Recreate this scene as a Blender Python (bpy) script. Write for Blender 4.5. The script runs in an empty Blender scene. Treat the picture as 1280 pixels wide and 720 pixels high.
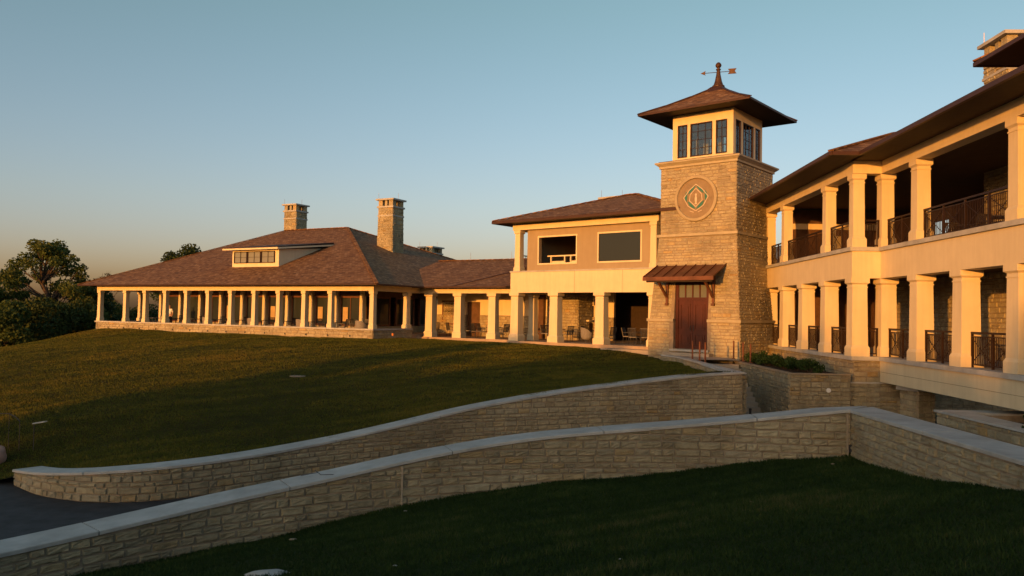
import bpy, math, random
import numpy as np
from math import radians, sin, cos, tan, atan, pi, sqrt, atan2, hypot
from mathutils import Vector, Matrix, noise

random.seed(7)
SC = bpy.context.scene
COL = SC.collection

# ---------------------------------------------------------------- camera
EYE = 1.69
FPX, RHO, PHI = 1000.0, radians(.957), atan(32 / 1000)
_r0 = Vector((1, 0, 0)); _f0 = Vector((0, cos(PHI), sin(PHI))); _u0 = Vector((0, -sin(PHI), cos(PHI)))
_R = _r0 * cos(RHO) + _u0 * sin(RHO)
_U = _u0 * cos(RHO) - _r0 * sin(RHO)
cam_data = bpy.data.cameras.new('camera')
cam = bpy.data.objects.new('camera', cam_data); COL.objects.link(cam)
cam_data.sensor_width = 36; cam_data.lens = 36 * FPX / 1280
cam_data.clip_end = 6000; cam_data.clip_start = .1
cam.matrix_world = Matrix(((_R.x, _U.x, -_f0.x, 0), (_R.y, _U.y, -_f0.y, 0), (_R.z, _U.z, -_f0.z, EYE), (0, 0, 0, 1)))
SC.camera = cam

def P(px, py, d):
    """survey point: photo direction at plan depth d -> world point"""
    v = _f0 + _R * ((px - 640) / FPX) + _U * ((360 - py) / FPX)
    v = v * (d / v.y)
    return Vector((v.x, v.y, v.z + EYE))
def PR(p):
    v = Vector(p) - Vector((0, 0, EYE)); w = v.dot(_f0)
    return 640 + FPX * v.dot(_R) / w, 360 - FPX * v.dot(_U) / w

# ---------------------------------------------------------------- light
SUN_EL = radians(4.3)
SUN_DIR = Vector((-.54, -.84, 0)).normalized()          # horizontal direction towards the sun
world = bpy.data.worlds.new('World'); SC.world = world; world.use_nodes = True
wn = world.node_tree.nodes; wl = world.node_tree.links
for n in list(wn): wn.remove(n)
sky = wn.new('ShaderNodeTexSky'); sky.sky_type = 'NISHITA'; sky.sun_disc = False
sky.sun_elevation = SUN_EL
sky.sun_rotation = atan2(SUN_DIR.x, SUN_DIR.y)
sky.altitude = 250; sky.air_density = 1.0; sky.dust_density = 2.2; sky.ozone_density = 1.6
bg = wn.new('ShaderNodeBackground'); bg.inputs[1].default_value = .15
wo = wn.new('ShaderNodeOutputWorld')
# the low band of dusty air opposite the sun is a greyish pink
wtc = wn.new('ShaderNodeTexCoord'); wsx = wn.new('ShaderNodeSeparateXYZ'); wl.new(wtc.outputs['Generated'], wsx.inputs[0])
wr_ = wn.new('ShaderNodeValToRGB'); wl.new(wsx.outputs['Z'], wr_.inputs[0])
wr_.color_ramp.elements.new(.5)
for e, (p_, c_) in zip(wr_.color_ramp.elements, ((0.0, (.86, .69, 1.0)), (.13, (.90, .79, .88)), (.36, (.85, .85, .735)))): e.position = p_; e.color = (*c_, 1)
wmx = wn.new('ShaderNodeMix'); wmx.data_type = 'RGBA'; wmx.blend_type = 'MULTIPLY'; wmx.inputs[0].default_value = 1
wl.new(sky.outputs[0], wmx.inputs[6]); wl.new(wr_.outputs[0], wmx.inputs[7]); wl.new(wmx.outputs[2], bg.inputs[0])
wl.new(bg.outputs[0], wo.inputs[0])
sd = bpy.data.lights.new('sun', 'SUN'); sd.energy = 2.2; sd.angle = radians(.5); sd.color = (1.0, .375, .055)
so = bpy.data.objects.new('sun', sd); COL.objects.link(so)
to_sun = Vector((SUN_DIR.x * cos(SUN_EL), SUN_DIR.y * cos(SUN_EL), sin(SUN_EL)))
so.rotation_euler = to_sun.to_track_quat('Z', 'Y').to_euler(); so.location = (0, 0, 60)
SC.view_settings.view_transform = 'Standard'; SC.view_settings.look = 'None'
SC.view_settings.gamma = 1; SC.view_settings.exposure = 1.22
SC.view_settings.use_curve_mapping = False

# ---------------------------------------------------------------- material helpers
def newmat(name):
    m = bpy.data.materials.new(name); m.use_nodes = True
    nt = m.node_tree; b = nt.nodes['Principled BSDF']
    b.inputs['Specular IOR Level'].default_value = .3
    return m, nt, b
def N(nt, t, **k):
    n = nt.nodes.new(t)
    for a, v in k.items(): setattr(n, a, v)
    return n
def ramp(nt, src, stops, interp='LINEAR'):
    r = N(nt, 'ShaderNodeValToRGB'); e = r.color_ramp.elements; r.color_ramp.interpolation = interp
    while len(e) < len(stops): e.new(.5)
    for i, (p, c) in enumerate(stops): e[i].position = p; e[i].color = (*c, 1)
    nt.links.new(src, r.inputs[0]); return r.outputs[0]
def noisetex(nt, scale, detail=4, rough=.6, coord='Object', vec=None):
    n = N(nt, 'ShaderNodeTexNoise'); n.inputs['Scale'].default_value = scale
    n.inputs['Detail'].default_value = detail; n.inputs['Roughness'].default_value = rough
    if vec is None:
        tc = N(nt, 'ShaderNodeTexCoord'); vec = tc.outputs[coord]
    nt.links.new(vec, n.inputs['Vector']); return n.outputs['Fac']
def mix(nt, fac, a, b, mode='MIX'):
    m = N(nt, 'ShaderNodeMix', data_type='RGBA', blend_type=mode)
    for s, v in ((0, fac), (6, a), (7, b)):
        if isinstance(v, (int, float)): m.inputs[s].default_value = v
        elif isinstance(v, tuple): m.inputs[s].default_value = (*v, 1)
        else: nt.links.new(v, m.inputs[s])
    return m.outputs[2]
def bump(nt, b, h, strength=.4, dist=.02):
    n = N(nt, 'ShaderNodeBump'); n.inputs['Strength'].default_value = strength; n.inputs['Distance'].default_value = dist
    nt.links.new(h, n.inputs['Height']); nt.links.new(n.outputs[0], b.inputs['Normal'])
def simple(name, c, rough=.7, var=.12, scale=3, metal=0, bumps=0):
    m, nt, b = newmat(name)
    f = noisetex(nt, scale)
    lo = tuple(x * (1 - var) for x in c); hi = tuple(min(1, x * (1 + var)) for x in c)
    nt.links.new(ramp(nt, f, [(.3, lo), (.7, hi)]), b.inputs['Base Color'])
    b.inputs['Roughness'].default_value = rough; b.inputs['Metallic'].default_value = metal
    if bumps: bump(nt, b, noisetex(nt, scale * 12), bumps, .01)
    return m

def stone_mat(name, stops, mul=1.0):
    """split-face limestone; per-block tone comes from the mesh attribute 'tone'"""
    m, nt, b = newmat(name)
    at = N(nt, 'ShaderNodeAttribute'); at.attribute_name = 'tone'
    c = ramp(nt, at.outputs['Fac'], [(p, (q[0] * mul * .97, q[1] * mul, q[2] * mul * .93)) for p, q in stops])
    f = noisetex(nt, 6, 6, .7)
    c = mix(nt, .55, c, ramp(nt, f, [(.25, (.35, .33, .3)), (.6, (1, 1, 1)), (.8, (1.0, .97, .9))]), 'MULTIPLY')
    g = noisetex(nt, .45, 3)
    c = mix(nt, .6, c, ramp(nt, g, [(.32, (.55, .53, .5)), (.55, (1, 1, 1)), (.75, (1.12, 1.1, 1.08))]), 'MULTIPLY')
    tc = N(nt, 'ShaderNodeTexCoord'); mp = N(nt, 'ShaderNodeMapping'); mp.inputs['Scale'].default_value = (1.2, 1.2, .3); nt.links.new(tc.outputs['Object'], mp.inputs['Vector'])
    c = mix(nt, .45, c, ramp(nt, noisetex(nt, 1.6, 5, .7, vec=mp.outputs[0]), [(.35, (.62, .6, .56)), (.52, (1, 1, 1)), (.72, (1.1, 1.1, 1.12))]), 'MULTIPLY')
    nt.links.new(c, b.inputs['Base Color']); b.inputs['Roughness'].default_value = .93
    bump(nt, b, noisetex(nt, 14, 8, .75), .8, .03)
    return m
STONE = [(0, (.33, .275, .20)), (.2, (.41, .355, .26)), (.42, (.45, .39, .28)), (.6, (.38, .34, .265)), (.78, (.48, .42, .305)), (.92, (.44, .35, .22)), (1, (.48, .34, .17))]
M = {}
M['stone'] = stone_mat('limestone_blocks', STONE)
M['stone_wall'] = stone_mat('limestone_blocks_weathered', [(p, (c[0] * .92, c[1] * .9, c[2] * .88)) for p, c in STONE])
M['mortar'] = simple('mortar', (.27, .22, .16), .95, .25, 4, bumps=.4)

def cap_mat():
    m, nt, b = newmat('cast_stone_cap')
    f = noisetex(nt, 2.2, 6, .65)
    c = ramp(nt, f, [(.3, (.34, .345, .33)), (.55, (.43, .435, .42)), (.75, (.50, .50, .48))])
    s = noisetex(nt, .7, 3)
    c = mix(nt, .5, c, ramp(nt, s, [(.35, (.72, .70, .68)), (.6, (1, 1, 1))]), 'MULTIPLY')
    nt.links.new(c, b.inputs['Base Color']); b.inputs['Roughness'].default_value = .85
    bump(nt, b, noisetex(nt, 40, 4), .3, .006)
    return m
M['cap'] = cap_mat()
def paint(name, c, rough=.8):
    m, nt, b = newmat(name)
    f = noisetex(nt, 1.3, 5, .6)
    cc = ramp(nt, f, [(.3, tuple(x * .9 for x in c)), (.7, c)])
    tc = N(nt, 'ShaderNodeTexCoord'); mp = N(nt, 'ShaderNodeMapping'); mp.inputs['Scale'].default_value = (2.5, 2.5, .25)
    nt.links.new(tc.outputs['Object'], mp.inputs['Vector'])
    st = noisetex(nt, 2.0, 4, .6, vec=mp.outputs[0])
    cc = mix(nt, .25, cc, ramp(nt, st, [(.4, (.8, .77, .72)), (.6, (1, 1, 1))]), 'MULTIPLY')
    nt.links.new(cc, b.inputs['Base Color']); b.inputs['Roughness'].default_value = rough
    bump(nt, b, noisetex(nt, 60, 3), .15, .004)
    return m
M['cream'] = paint('cream_stucco', (.70, .60, .40))
M['tan'] = paint('tan_stucco', (.34, .275, .18))
M['trim'] = paint('cream_trim', (.72, .63, .43), .6)
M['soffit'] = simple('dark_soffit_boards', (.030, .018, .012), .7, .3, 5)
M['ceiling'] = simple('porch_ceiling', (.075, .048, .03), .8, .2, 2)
M['gutter'] = simple('brown_metal_gutter', (.06, .028, .018), .5, .15, 2, .2)
M['wood'] = simple('red_brown_wood', (.13, .05, .024), .5, .3, 4)
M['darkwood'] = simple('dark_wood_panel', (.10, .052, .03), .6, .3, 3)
M['bronze'] = simple('bronze_railing', (.032, .017, .012), .45, .2, 4, .4)
M['copper'] = simple('aged_copper_roof', (.13, .055, .032), .5, .35, 1.6, .35)
M['steel'] = simple('dark_grey_metal', (.06, .06, .065), .5, .2, 3, .5)
M['rod'] = simple('lightning_rod_metal', (.35, .30, .26), .4, .1, 3, .8)
M['asphalt'] = simple('asphalt', (.042, .043, .047), .9, .3, 2.5, bumps=.5)
M['concrete'] = simple('concrete_paving', (.36, .31, .25), .9, .2, 1.2, bumps=.3)
M['floor'] = simple('patio_paving', (.34, .26, .19), .8, .2, 1.5)
M['soil'] = simple('dark_soil', (.04, .028, .02), .95, .4, 6, bumps=.8)
M['buff_cap'] = simple('buff_limestone_cap', (.30, .25, .18), .9, .2, 3, bumps=.2)
M['dark_copper'] = simple('dark_copper', (.07, .036, .022), .55, .3, 4, .3)
M['white'] = simple('white_plastic', (.75, .75, .74), .5, .05, 3)
M['wicker'] = simple('grey_wicker', (.20, .19, .18), .8, .3, 30, bumps=.4)
M['rust'] = simple('rusty_steel_post', (.14, .055, .03), .7, .3, 8, .1)
M['bark'] = simple('bark', (.07, .052, .04), .95, .35, 6, bumps=.8)
M['skin'] = simple('skin', (.45, .27, .19), .6, .05, 3)
M['shirt'] = simple('white_shirt', (.78, .78, .76), .8, .04, 8)
M['trouser'] = simple('dark_trousers', (.03, .03, .035), .8, .1, 8)
M['hair'] = simple('dark_hair', (.03, .02, .015), .8, .1, 20)
M['teal'] = simple('teal_glaze', (.035, .16, .13), .4, .1, 6)
M['disc'] = simple('cast_stone_disc', (.24, .185, .12), .85, .12, 4, bumps=.2)
M['boulder'] = simple('boulder_stone', (.36, .22, .17), .95, .35, 3, bumps=.9)
M['pond'] = simple('pond_water', (.02, .05, .045), .08, .1, .2)

def glass(name, c=(.03, .035, .035), rough=.04):
    m, nt, b = newmat(name)
    b.inputs['Base Color'].default_value = (*c, 1); b.inputs['Roughness'].default_value = rough
    b.inputs['Specular IOR Level'].default_value = .35; b.inputs['IOR'].default_value = 1.35
    bump(nt, b, noisetex(nt, .8, 2), .05, .02)
    return m
M['glass'] = glass('dark_window_glass', (.028, .036, .038))
M['glass_sky'] = glass('grey_window_glass', (.13, .145, .14), .08)

M['glass_dormer'] = glass('pale_dormer_glass', (.20, .215, .20), .1)
def clear_glass():
    m, nt, b = newmat('clear_lantern_glass')
    b.inputs['Base Color'].default_value = (.75, .82, .8, 1)
    b.inputs['Roughness'].default_value = .02; b.inputs['Transmission Weight'].default_value = .0
    tr = N(nt, 'ShaderNodeBsdfTransparent'); tr.inputs[0].default_value = (.72, .78, .76, 1)
    gl = N(nt, 'ShaderNodeBsdfGlossy'); gl.inputs['Roughness'].default_value = .03
    fr = N(nt, 'ShaderNodeFresnel'); fr.inputs['IOR'].default_value = 1.7
    mx = N(nt, 'ShaderNodeMixShader'); out = nt.nodes['Material Output']
    nt.links.new(fr.outputs[0], mx.inputs[0]); nt.links.new(tr.outputs[0], mx.inputs[1]); nt.links.new(gl.outputs[0], mx.inputs[2])
    nt.links.new(mx.outputs[0], out.inputs['Surface'])
    return m
M['clear'] = clear_glass()

def shingle_mat():
    m, nt, b = newmat('cedar_shingles')
    uv = N(nt, 'ShaderNodeUVMap'); br = N(nt, 'ShaderNodeTexBrick')
    wob = N(nt, 'ShaderNodeTexNoise'); wob.inputs['Scale'].default_value = 1.5; nt.links.new(uv.outputs[0], wob.inputs['Vector'])
    ad = N(nt, 'ShaderNodeVectorMath', operation='MULTIPLY_ADD'); ad.inputs[1].default_value = (.0, .08, 0)
    nt.links.new(wob.outputs['Color'], ad.inputs[0]); nt.links.new(uv.outputs[0], ad.inputs[2])
    nt.links.new(ad.outputs[0], br.inputs['Vector'])
    br.inputs['Scale'].default_value = 1; br.inputs['Brick Width'].default_value = .26; br.inputs['Row Height'].default_value = .17
    br.inputs['Mortar Size'].default_value = .012; br.inputs['Mortar Smooth'].default_value = .3
    br.inputs['Color1'].default_value = (0, 0, 0, 1); br.inputs['Color2'].default_value = (1, 1, 1, 1); br.inputs['Mortar'].default_value = (0, 0, 0, 1)
    c = ramp(nt, br.outputs['Color'], [(0, (.115, .055, .022)), (.35, (.195, .10, .040)), (.7, (.27, .15, .064)), (1, (.33, .215, .12))])
    g = noisetex(nt, .9, 5, .7)
    c = mix(nt, .6, c, ramp(nt, g, [(.3, (.62, .5, .42)), (.5, (1, .93, .82)), (.72, (1.2, 1.12, .98))]), 'MULTIPLY')
    mp = N(nt, 'ShaderNodeMapping'); mp.inputs['Scale'].default_value = (.8, 3.5, 1); nt.links.new(uv.outputs[0], mp.inputs['Vector'])
    s = noisetex(nt, 1.3, 4, .7, vec=mp.outputs[0])
    c = mix(nt, .5, c, ramp(nt, s, [(.38, (.58, .5, .44)), (.6, (1.15, 1.05, .95))]), 'MULTIPLY')
    nt.links.new(c, b.inputs['Base Color']); b.inputs['Roughness'].default_value = .9
    # saw-tooth rows: each course rises towards its butt
    sp = N(nt, 'ShaderNodeSeparateXYZ'); nt.links.new(ad.outputs[0], sp.inputs[0])
    dv = N(nt, 'ShaderNodeMath', operation='DIVIDE'); dv.inputs[1].default_value = .17; nt.links.new(sp.outputs['Y'], dv.inputs[0])
    fc = N(nt, 'ShaderNodeMath', operation='FRACT'); nt.links.new(dv.outputs[0], fc.inputs[0])
    iv = N(nt, 'ShaderNodeMath', operation='SUBTRACT'); iv.inputs[0].default_value = 1; nt.links.new(fc.outputs[0], iv.inputs[1])
    a2 = N(nt, 'ShaderNodeMath', operation='MULTIPLY_ADD'); a2.inputs[1].default_value = .6
    nt.links.new(br.outputs['Color'], a2.inputs[0]); nt.links.new(iv.outputs[0], a2.inputs[2])
    bump(nt, b, a2.outputs[0], .7, .03)
    return m
M['shingle'] = shingle_mat()

def grass_mat(name, c1, c2, c3, scale=1.0):
    m, nt, b = newmat(name)
    f = noisetex(nt, .35 * scale, 5, .65)
    c = ramp(nt, f, [(.3, c1), (.5, c2), (.72, c3)])
    tc = N(nt, 'ShaderNodeTexCoord'); mp = N(nt, 'ShaderNodeMapping'); mp.inputs['Scale'].default_value = (.25, 1.6, 1); mp.inputs['Rotation'].default_value = (0, 0, .3)
    nt.links.new(tc.outputs['Object'], mp.inputs['Vector'])
    s = noisetex(nt, 1.6, 5, .7, vec=mp.outputs[0])
    c = mix(nt, .6, c, ramp(nt, s, [(.35, (.55, .55, .5)), (.65, (1.2, 1.15, 1.1))]), 'MULTIPLY')
    s2 = noisetex(nt, 9, 6, .8)
    c = mix(nt, .6, c, ramp(nt, s2, [(.3, (.4, .45, .4)), (.7, (1.35, 1.3, 1.2))]), 'MULTIPLY')
    nt.links.new(c, b.inputs['Base Color']); b.inputs['Roughness'].default_value = .95
    b.inputs['Specular IOR Level'].default_value = .1
    h = N(nt, 'ShaderNodeMath', operation='MULTIPLY_ADD'); h.inputs[1].default_value = .5
    nt.links.new(noisetex(nt, 30, 5, .8), h.inputs[0]); nt.links.new(noisetex(nt, 2.2, 4, .6), h.inputs[2])
    bump(nt, b, h.outputs[0], .7, .10)
    return m
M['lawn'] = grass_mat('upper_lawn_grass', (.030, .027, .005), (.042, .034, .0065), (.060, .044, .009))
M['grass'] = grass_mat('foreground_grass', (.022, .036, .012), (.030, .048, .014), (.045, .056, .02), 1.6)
M['field'] = grass_mat('far_field', (.03, .045, .02), (.04, .06, .03), (.06, .07, .03), .1)

def leaf_mat(name, stops, trans=.25):
    m, nt, b = newmat(name)
    at = N(nt, 'ShaderNodeAttribute'); at.attribute_name = 'tone'
    c = ramp(nt, at.outputs['Fac'], stops)
    nt.links.new(c, b.inputs['Base Color']); b.inputs['Roughness'].default_value = .7
    b.inputs['Specular IOR Level'].default_value = .15
    tl = N(nt, 'ShaderNodeBsdfTranslucent'); nt.links.new(c, tl.inputs[0])
    mx = N(nt, 'ShaderNodeMixShader'); mx.inputs[0].default_value = trans; out = nt.nodes['Material Output']
    nt.links.new(b.outputs[0], mx.inputs[1]); nt.links.new(tl.outputs[0], mx.inputs[2]); nt.links.new(mx.outputs[0], out.inputs['Surface'])
    return m
M['leaf'] = leaf_mat('leaves_green', [(0, (.045, .07, .018)), (.6, (.075, .105, .026)), (1, (.13, .13, .04))])
M['leaf_dark'] = leaf_mat('leaves_dark', [(0, (.028, .045, .014)), (.6, (.042, .066, .02)), (1, (.07, .085, .026))])
M['leaf_brown'] = leaf_mat('leaves_brownish', [(0, (.045, .04, .015)), (.6, (.07, .055, .018)), (1, (.10, .07, .025))])
M['leaf_pale'] = leaf_mat('leaves_pale', [(0, (.07, .08, .04)), (.6, (.09, .09, .045)), (1, (.13, .11, .05))])
M['shrub'] = leaf_mat('shrub_leaves', [(0, (.02, .045, .012)), (.6, (.035, .07, .018)), (1, (.06, .10, .03))])
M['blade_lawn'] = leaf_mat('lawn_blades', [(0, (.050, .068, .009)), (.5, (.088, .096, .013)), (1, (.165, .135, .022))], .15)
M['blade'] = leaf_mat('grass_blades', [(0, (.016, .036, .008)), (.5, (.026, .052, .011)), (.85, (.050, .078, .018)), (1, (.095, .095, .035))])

# ---------------------------------------------------------------- mesh helpers
class MB:
    def __init__(s): s.v = []; s.f = []; s.t = []; s.k = 0
    def vert(s, p): s.v.append(tuple(p)); return len(s.v) - 1
    def face(s, pts, tone=None):
        i = [s.vert(p) for p in pts]; s.f.append(i); s.t.append(random.random() if tone is None else tone)
    def box(s, x0, x1, y0, y1, z0, z1, tone=None):
        s.frus((x0, x1, y0, y1), (x0, x1, y0, y1), z0, z1, tone)
    def frus(s, a, b, z0, z1, tone=None):
        t = random.random() if tone is None else tone
        A = [(a[0], a[2], z0), (a[1], a[2], z0), (a[1], a[3], z0), (a[0], a[3], z0)]
        B = [(b[0], b[2], z1), (b[1], b[2], z1), (b[1], b[3], z1), (b[0], b[3], z1)]
        s.hull(A, B, t)
    def hull(s, A, B, t=None):
        """two rings (bottom ccw, top ccw) -> closed prism"""
        t = random.random() if t is None else t
        n = len(A); i = [s.vert(p) for p in A]; j = [s.vert(p) for p in B]
        s.f.append(i[::-1]); s.f.append(j); s.t += [t, t]
        for k in range(n):
            m = (k + 1) % n; s.f.append([i[k], i[m], j[m], j[k]]); s.t.append(t)
    def tube(s, p0, p1, r0, r1=None, n=6, tone=None):
        p0 = Vector(p0); p1 = Vector(p1); r1 = r0 if r1 is None else r1
        d = (p1 - p0)
        if d.length < 1e-6: return
        q = d.to_track_quat('Z', 'Y'); A = []; B = []
        for k in range(n):
            a = 2 * pi * k / n; o = q @ Vector((cos(a), sin(a), 0))
            A.append(p0 + o * r0); B.append(p1 + o * r1)
        s.hull(A, B, tone)
    def bar(s, p0, p1, w, h, up=Vector((0, 0, 1))):
        p0 = Vector(p0); p1 = Vector(p1); d = (p1 - p0).normalized()
        x = d.cross(up)
        x = x.normalized() if x.length > 1e-4 else Vector((1, 0, 0))
        y = x.cross(d)
        o = [x * w / 2 * a + y * h / 2 * b for a, b in ((-1, -1), (1, -1), (1, 1), (-1, 1))]
        s.hull([p0 + k for k in o], [p1 + k for k in o])
    def lathe(s, prof, c=(0, 0), n=24, tone=.5):
        rings = []
        for r, z in prof:
            rings.append([s.vert((c[0] + r * cos(2 * pi * k / n), c[1] + r * sin(2 * pi * k / n), z)) for k in range(n)])
        for a, b in zip(rings, rings[1:]):
            for k in range(n):
                m = (k + 1) % n; s.f.append([a[k], a[m], b[m], b[k]]); s.t.append(tone)
        s.f.append(rings[0][::-1]); s.f.append(rings[-1]); s.t += [tone, tone]
    def blocks(s, mapf, s0, s1, zb, zt, hs=(.14, .23), ws=(.22, .6), holes=(), zbase=-4, fine=1, seed=0, prot=(.02, .05)):
        """coursed split-face stone: mapf(s, z, d)->point; zb/zt callables of s; each stone a bevelled block"""
        rn = random.Random(seed)
        z = zbase; zmax = max(zt(s0 + (s1 - s0) * k / 20) for k in range(21)); zmin = min(zb(s0 + (s1 - s0) * k / 20) for k in range(21))
        g = .007
        while z < zmax:
            h = rn.uniform(*hs); za, zc = z, z + h; z = zc
            if zc < zmin: continue
            x = s0 - rn.uniform(0, ws[0])
            while x < s1 - .02:
                w = rn.uniform(*ws) * (1.25 if h > sum(hs) / 2 else 1)
                a, b = max(x, s0), min(x + w, s1); x += w
                if b - a < .05: continue
                spans = [(a, b)]
                for (hx0, hx1, hz0, hz1) in holes:
                    if zc > hz0 + .01 and za < hz1 - .01:
                        ns = []
                        for (p, q) in spans:
                            if q <= hx0 or p >= hx1: ns.append((p, q))
                            else:
                                if hx0 - p > .04: ns.append((p, hx0))
                                if q - hx1 > .04: ns.append((hx1, q))
                        spans = ns
                for (p, q) in spans:
                    split = [(za, zc)]
                    if h > .19 and (q - p) > .4 and rn.random() < .25: split = [(za, (za + zc) / 2), ((za + zc) / 2, zc)]
                    for (u, v) in split:
                        t0, t1 = min(v, zt(p)), min(v, zt(q)); u0, u1 = max(u, zb(p)), max(u, zb(q))
                        if t0 - u0 < .03 or t1 - u1 < .03: continue
                        tone = min(1, max(0, rn.betavariate(1.6, 1.9))) if rn.random() > .05 else rn.uniform(.85, 1)
                        d = rn.uniform(*prot)
                        def pt(fx, fz, dd):
                            ss = p + g + (q - p - 2 * g) * fx
                            lo = u0 + (u1 - u0) * fx + g; hi = t0 + (t1 - t0) * fx - g
                            return mapf(ss, lo + (hi - lo) * fz, dd)
                        nb = fine + 1
                        bx = min(.3, .025 / (q - p)); bz = min(.3, .025 / (t0 - u0))
                        fx = [bx + (1 - 2 * bx) * k / nb for k in range(nb + 1)]; fz = [bz + (1 - 2 * bz) * k / nb for k in range(nb + 1)]
                        grid = [[s.vert(pt(fx[i] + rn.uniform(-.02, .02), fz[j] + rn.uniform(-.03, .03), d + rn.uniform(-.012, .012))) for i in range(nb + 1)] for j in range(nb + 1)]
                        for j in range(nb):
                            for i in range(nb):
                                s.f.append([grid[j][i], grid[j][i + 1], grid[j + 1][i + 1], grid[j + 1][i]]); s.t.append(tone)
                        o = [s.vert(pt(*c, -.01)) for c in ((0, 0), (1, 0), (1, 1), (0, 1))]
                        rings = [grid[0], [grid[j][nb] for j in range(nb + 1)], grid[nb][::-1], [grid[j][0] for j in range(nb, -1, -1)]]
                        for k in range(4):
                            r = rings[k]
                            s.f.append([o[k], o[(k + 1) % 4]] + r[::-1]); s.t.append(tone)
    def build(s, name, mat, parent=None, label=None, smooth=False, uvfunc=None):
        me = bpy.data.meshes.new(name)
        me.from_pydata(s.v, [], s.f); me.materials.append(mat)
        if len(s.f):
            nl = len(me.loops)
            tl = np.zeros(len(me.polygons), dtype=np.float32)
            co = np.array(s.v, dtype=np.float64)
            uvl = me.uv_layers.new(name='UVMap')
            tot = np.array([len(f) for f in s.f]); lv = np.concatenate([np.array(f) for f in s.f])
            nrm = np.zeros((len(s.f), 3)); me.polygons.foreach_get('normal', tmp := np.zeros(len(s.f) * 3)); nrm = tmp.reshape(-1, 3)
            nr = np.repeat(nrm, tot, axis=0); p = co[lv]
            t = np.stack([-nr[:, 1], nr[:, 0], np.zeros(len(nr))], 1); L = np.linalg.norm(t, axis=1); flat = L < .05
            t[flat] = (1, 0, 0); L[flat] = 1; t /= L[:, None]
            b = np.cross(nr, t)
            uv = np.stack([(p * t).sum(1), (p * b).sum(1)], 1).astype(np.float32)
            uvl.data.foreach_set('uv', uv.ravel())
            a = me.attributes.new('tone', 'FLOAT', 'FACE'); a.data.foreach_set('value', np.array(s.t, dtype=np.float32))
            if smooth: me.polygons.foreach_set('use_smooth', [True] * len(me.polygons))
        me.update()
        o = bpy.data.objects.new(name, me); COL.objects.link(o)
        if parent: o.parent = parent
        if label: o['label'] = label
        return o

def thing(name, label, cat, loc=(0, 0, 0), rz=0, group=None):
    o = bpy.data.objects.new(name, None); COL.objects.link(o); o.empty_display_size = .5
    o.location = loc; o.rotation_euler = (0, 0, rz); o['label'] = label; o['category'] = cat
    if group: o['group'] = group
    return o
def tag(o, label=None, cat=None, group=None, kind=None):
    if label: o['label'] = label
    if cat: o['category'] = cat
    if group: o['group'] = group
    if kind: o['kind'] = kind
    return o
def copy_tree(o, kids, parent=None):
    c = o.copy(); COL.objects.link(c)
    if parent: c.parent = parent
    for ch in kids.get(o.name, []): copy_tree(ch, kids, c)
    return c
def kidmap():
    k = {}
    for o in COL.objects:
        if o.parent: k.setdefault(o.parent.name, []).append(o)
    return k

# frames of the buildings: origin on the facade line, local x to the right along it, y inwards, z world
class Frame:
    def __init__(s, o, deg): s.o = Vector((o[0], o[1], 0)); s.a = radians(deg); s.x = Vector((cos(s.a), sin(s.a), 0)); s.y = Vector((-sin(s.a), cos(s.a), 0))
    def w(s, x, y, z=0): p = s.o + s.x * x + s.y * y; return Vector((p.x, p.y, z))
    def inv(s, p): d = Vector((p[0], p[1], 0)) - s.o; return d.dot(s.x), d.dot(s.y)
FP = Frame((-8.82, 51.0), -28.4)      # pavilion
FL = Frame((-1.2, 52.3), -31.3)       # link
FM = Frame((-.1, 50.4), -39.6)        # middle block
FT = Frame((11.04, 43.15), -39.6)     # tower, origin at its centre
FR = Frame((12.99, 30.6), -92.7)      # right wing

# ---------------------------------------------------------------- terrain fields
def tps(pts, lam=.02):
    X = np.array([(p[0], p[1]) for p in pts]); z = np.array([p[2] for p in pts]); n = len(X)
    def U(r2): return r2 * np.log(np.maximum(r2, 1e-9)) * .5
    A = np.zeros((n + 3, n + 3)); A[:n, :n] = U(((X[:, None] - X[None]) ** 2).sum(2)) + lam * np.eye(n)
    A[:n, n] = 1; A[:n, n + 1:] = X; A[n, :n] = 1; A[n + 1:, :n] = X.T
    w = np.linalg.solve(A, np.concatenate([z, [0, 0, 0]]))
    def f(x, y):
        x = np.asarray(x, float); y = np.asarray(y, float); sh = x.shape; q = np.stack([x.ravel(), y.ravel()], 1); o = []
        for c in range(0, len(q), 20000):
            k = q[c:c + 20000]; o.append(U(((k[:, None] - X[None]) ** 2).sum(2)) @ w[:n] + w[n] + k @ w[n + 1:])
        return np.concatenate(o).reshape(sh)
    return f
def dense(pts, step=.4):
    """Catmull-Rom through 3D points"""
    P_ = [Vector(p) for p in pts]; out = []
    Q = [P_[0] * 2 - P_[1]] + P_ + [P_[-1] * 2 - P_[-2]]
    for i in range(1, len(Q) - 2):
        a, b, c, d = Q[i - 1:i + 3]; n = max(1, int((c - b).length / step))
        for k in range(n):
            t = k / n
            out.append(.5 * ((2 * b) + (c - a) * t + (2 * a - 5 * b + 4 * c - d) * t * t + (3 * b - a - 3 * c + d) * t ** 3))
    out.append(P_[-1]); return out

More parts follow.
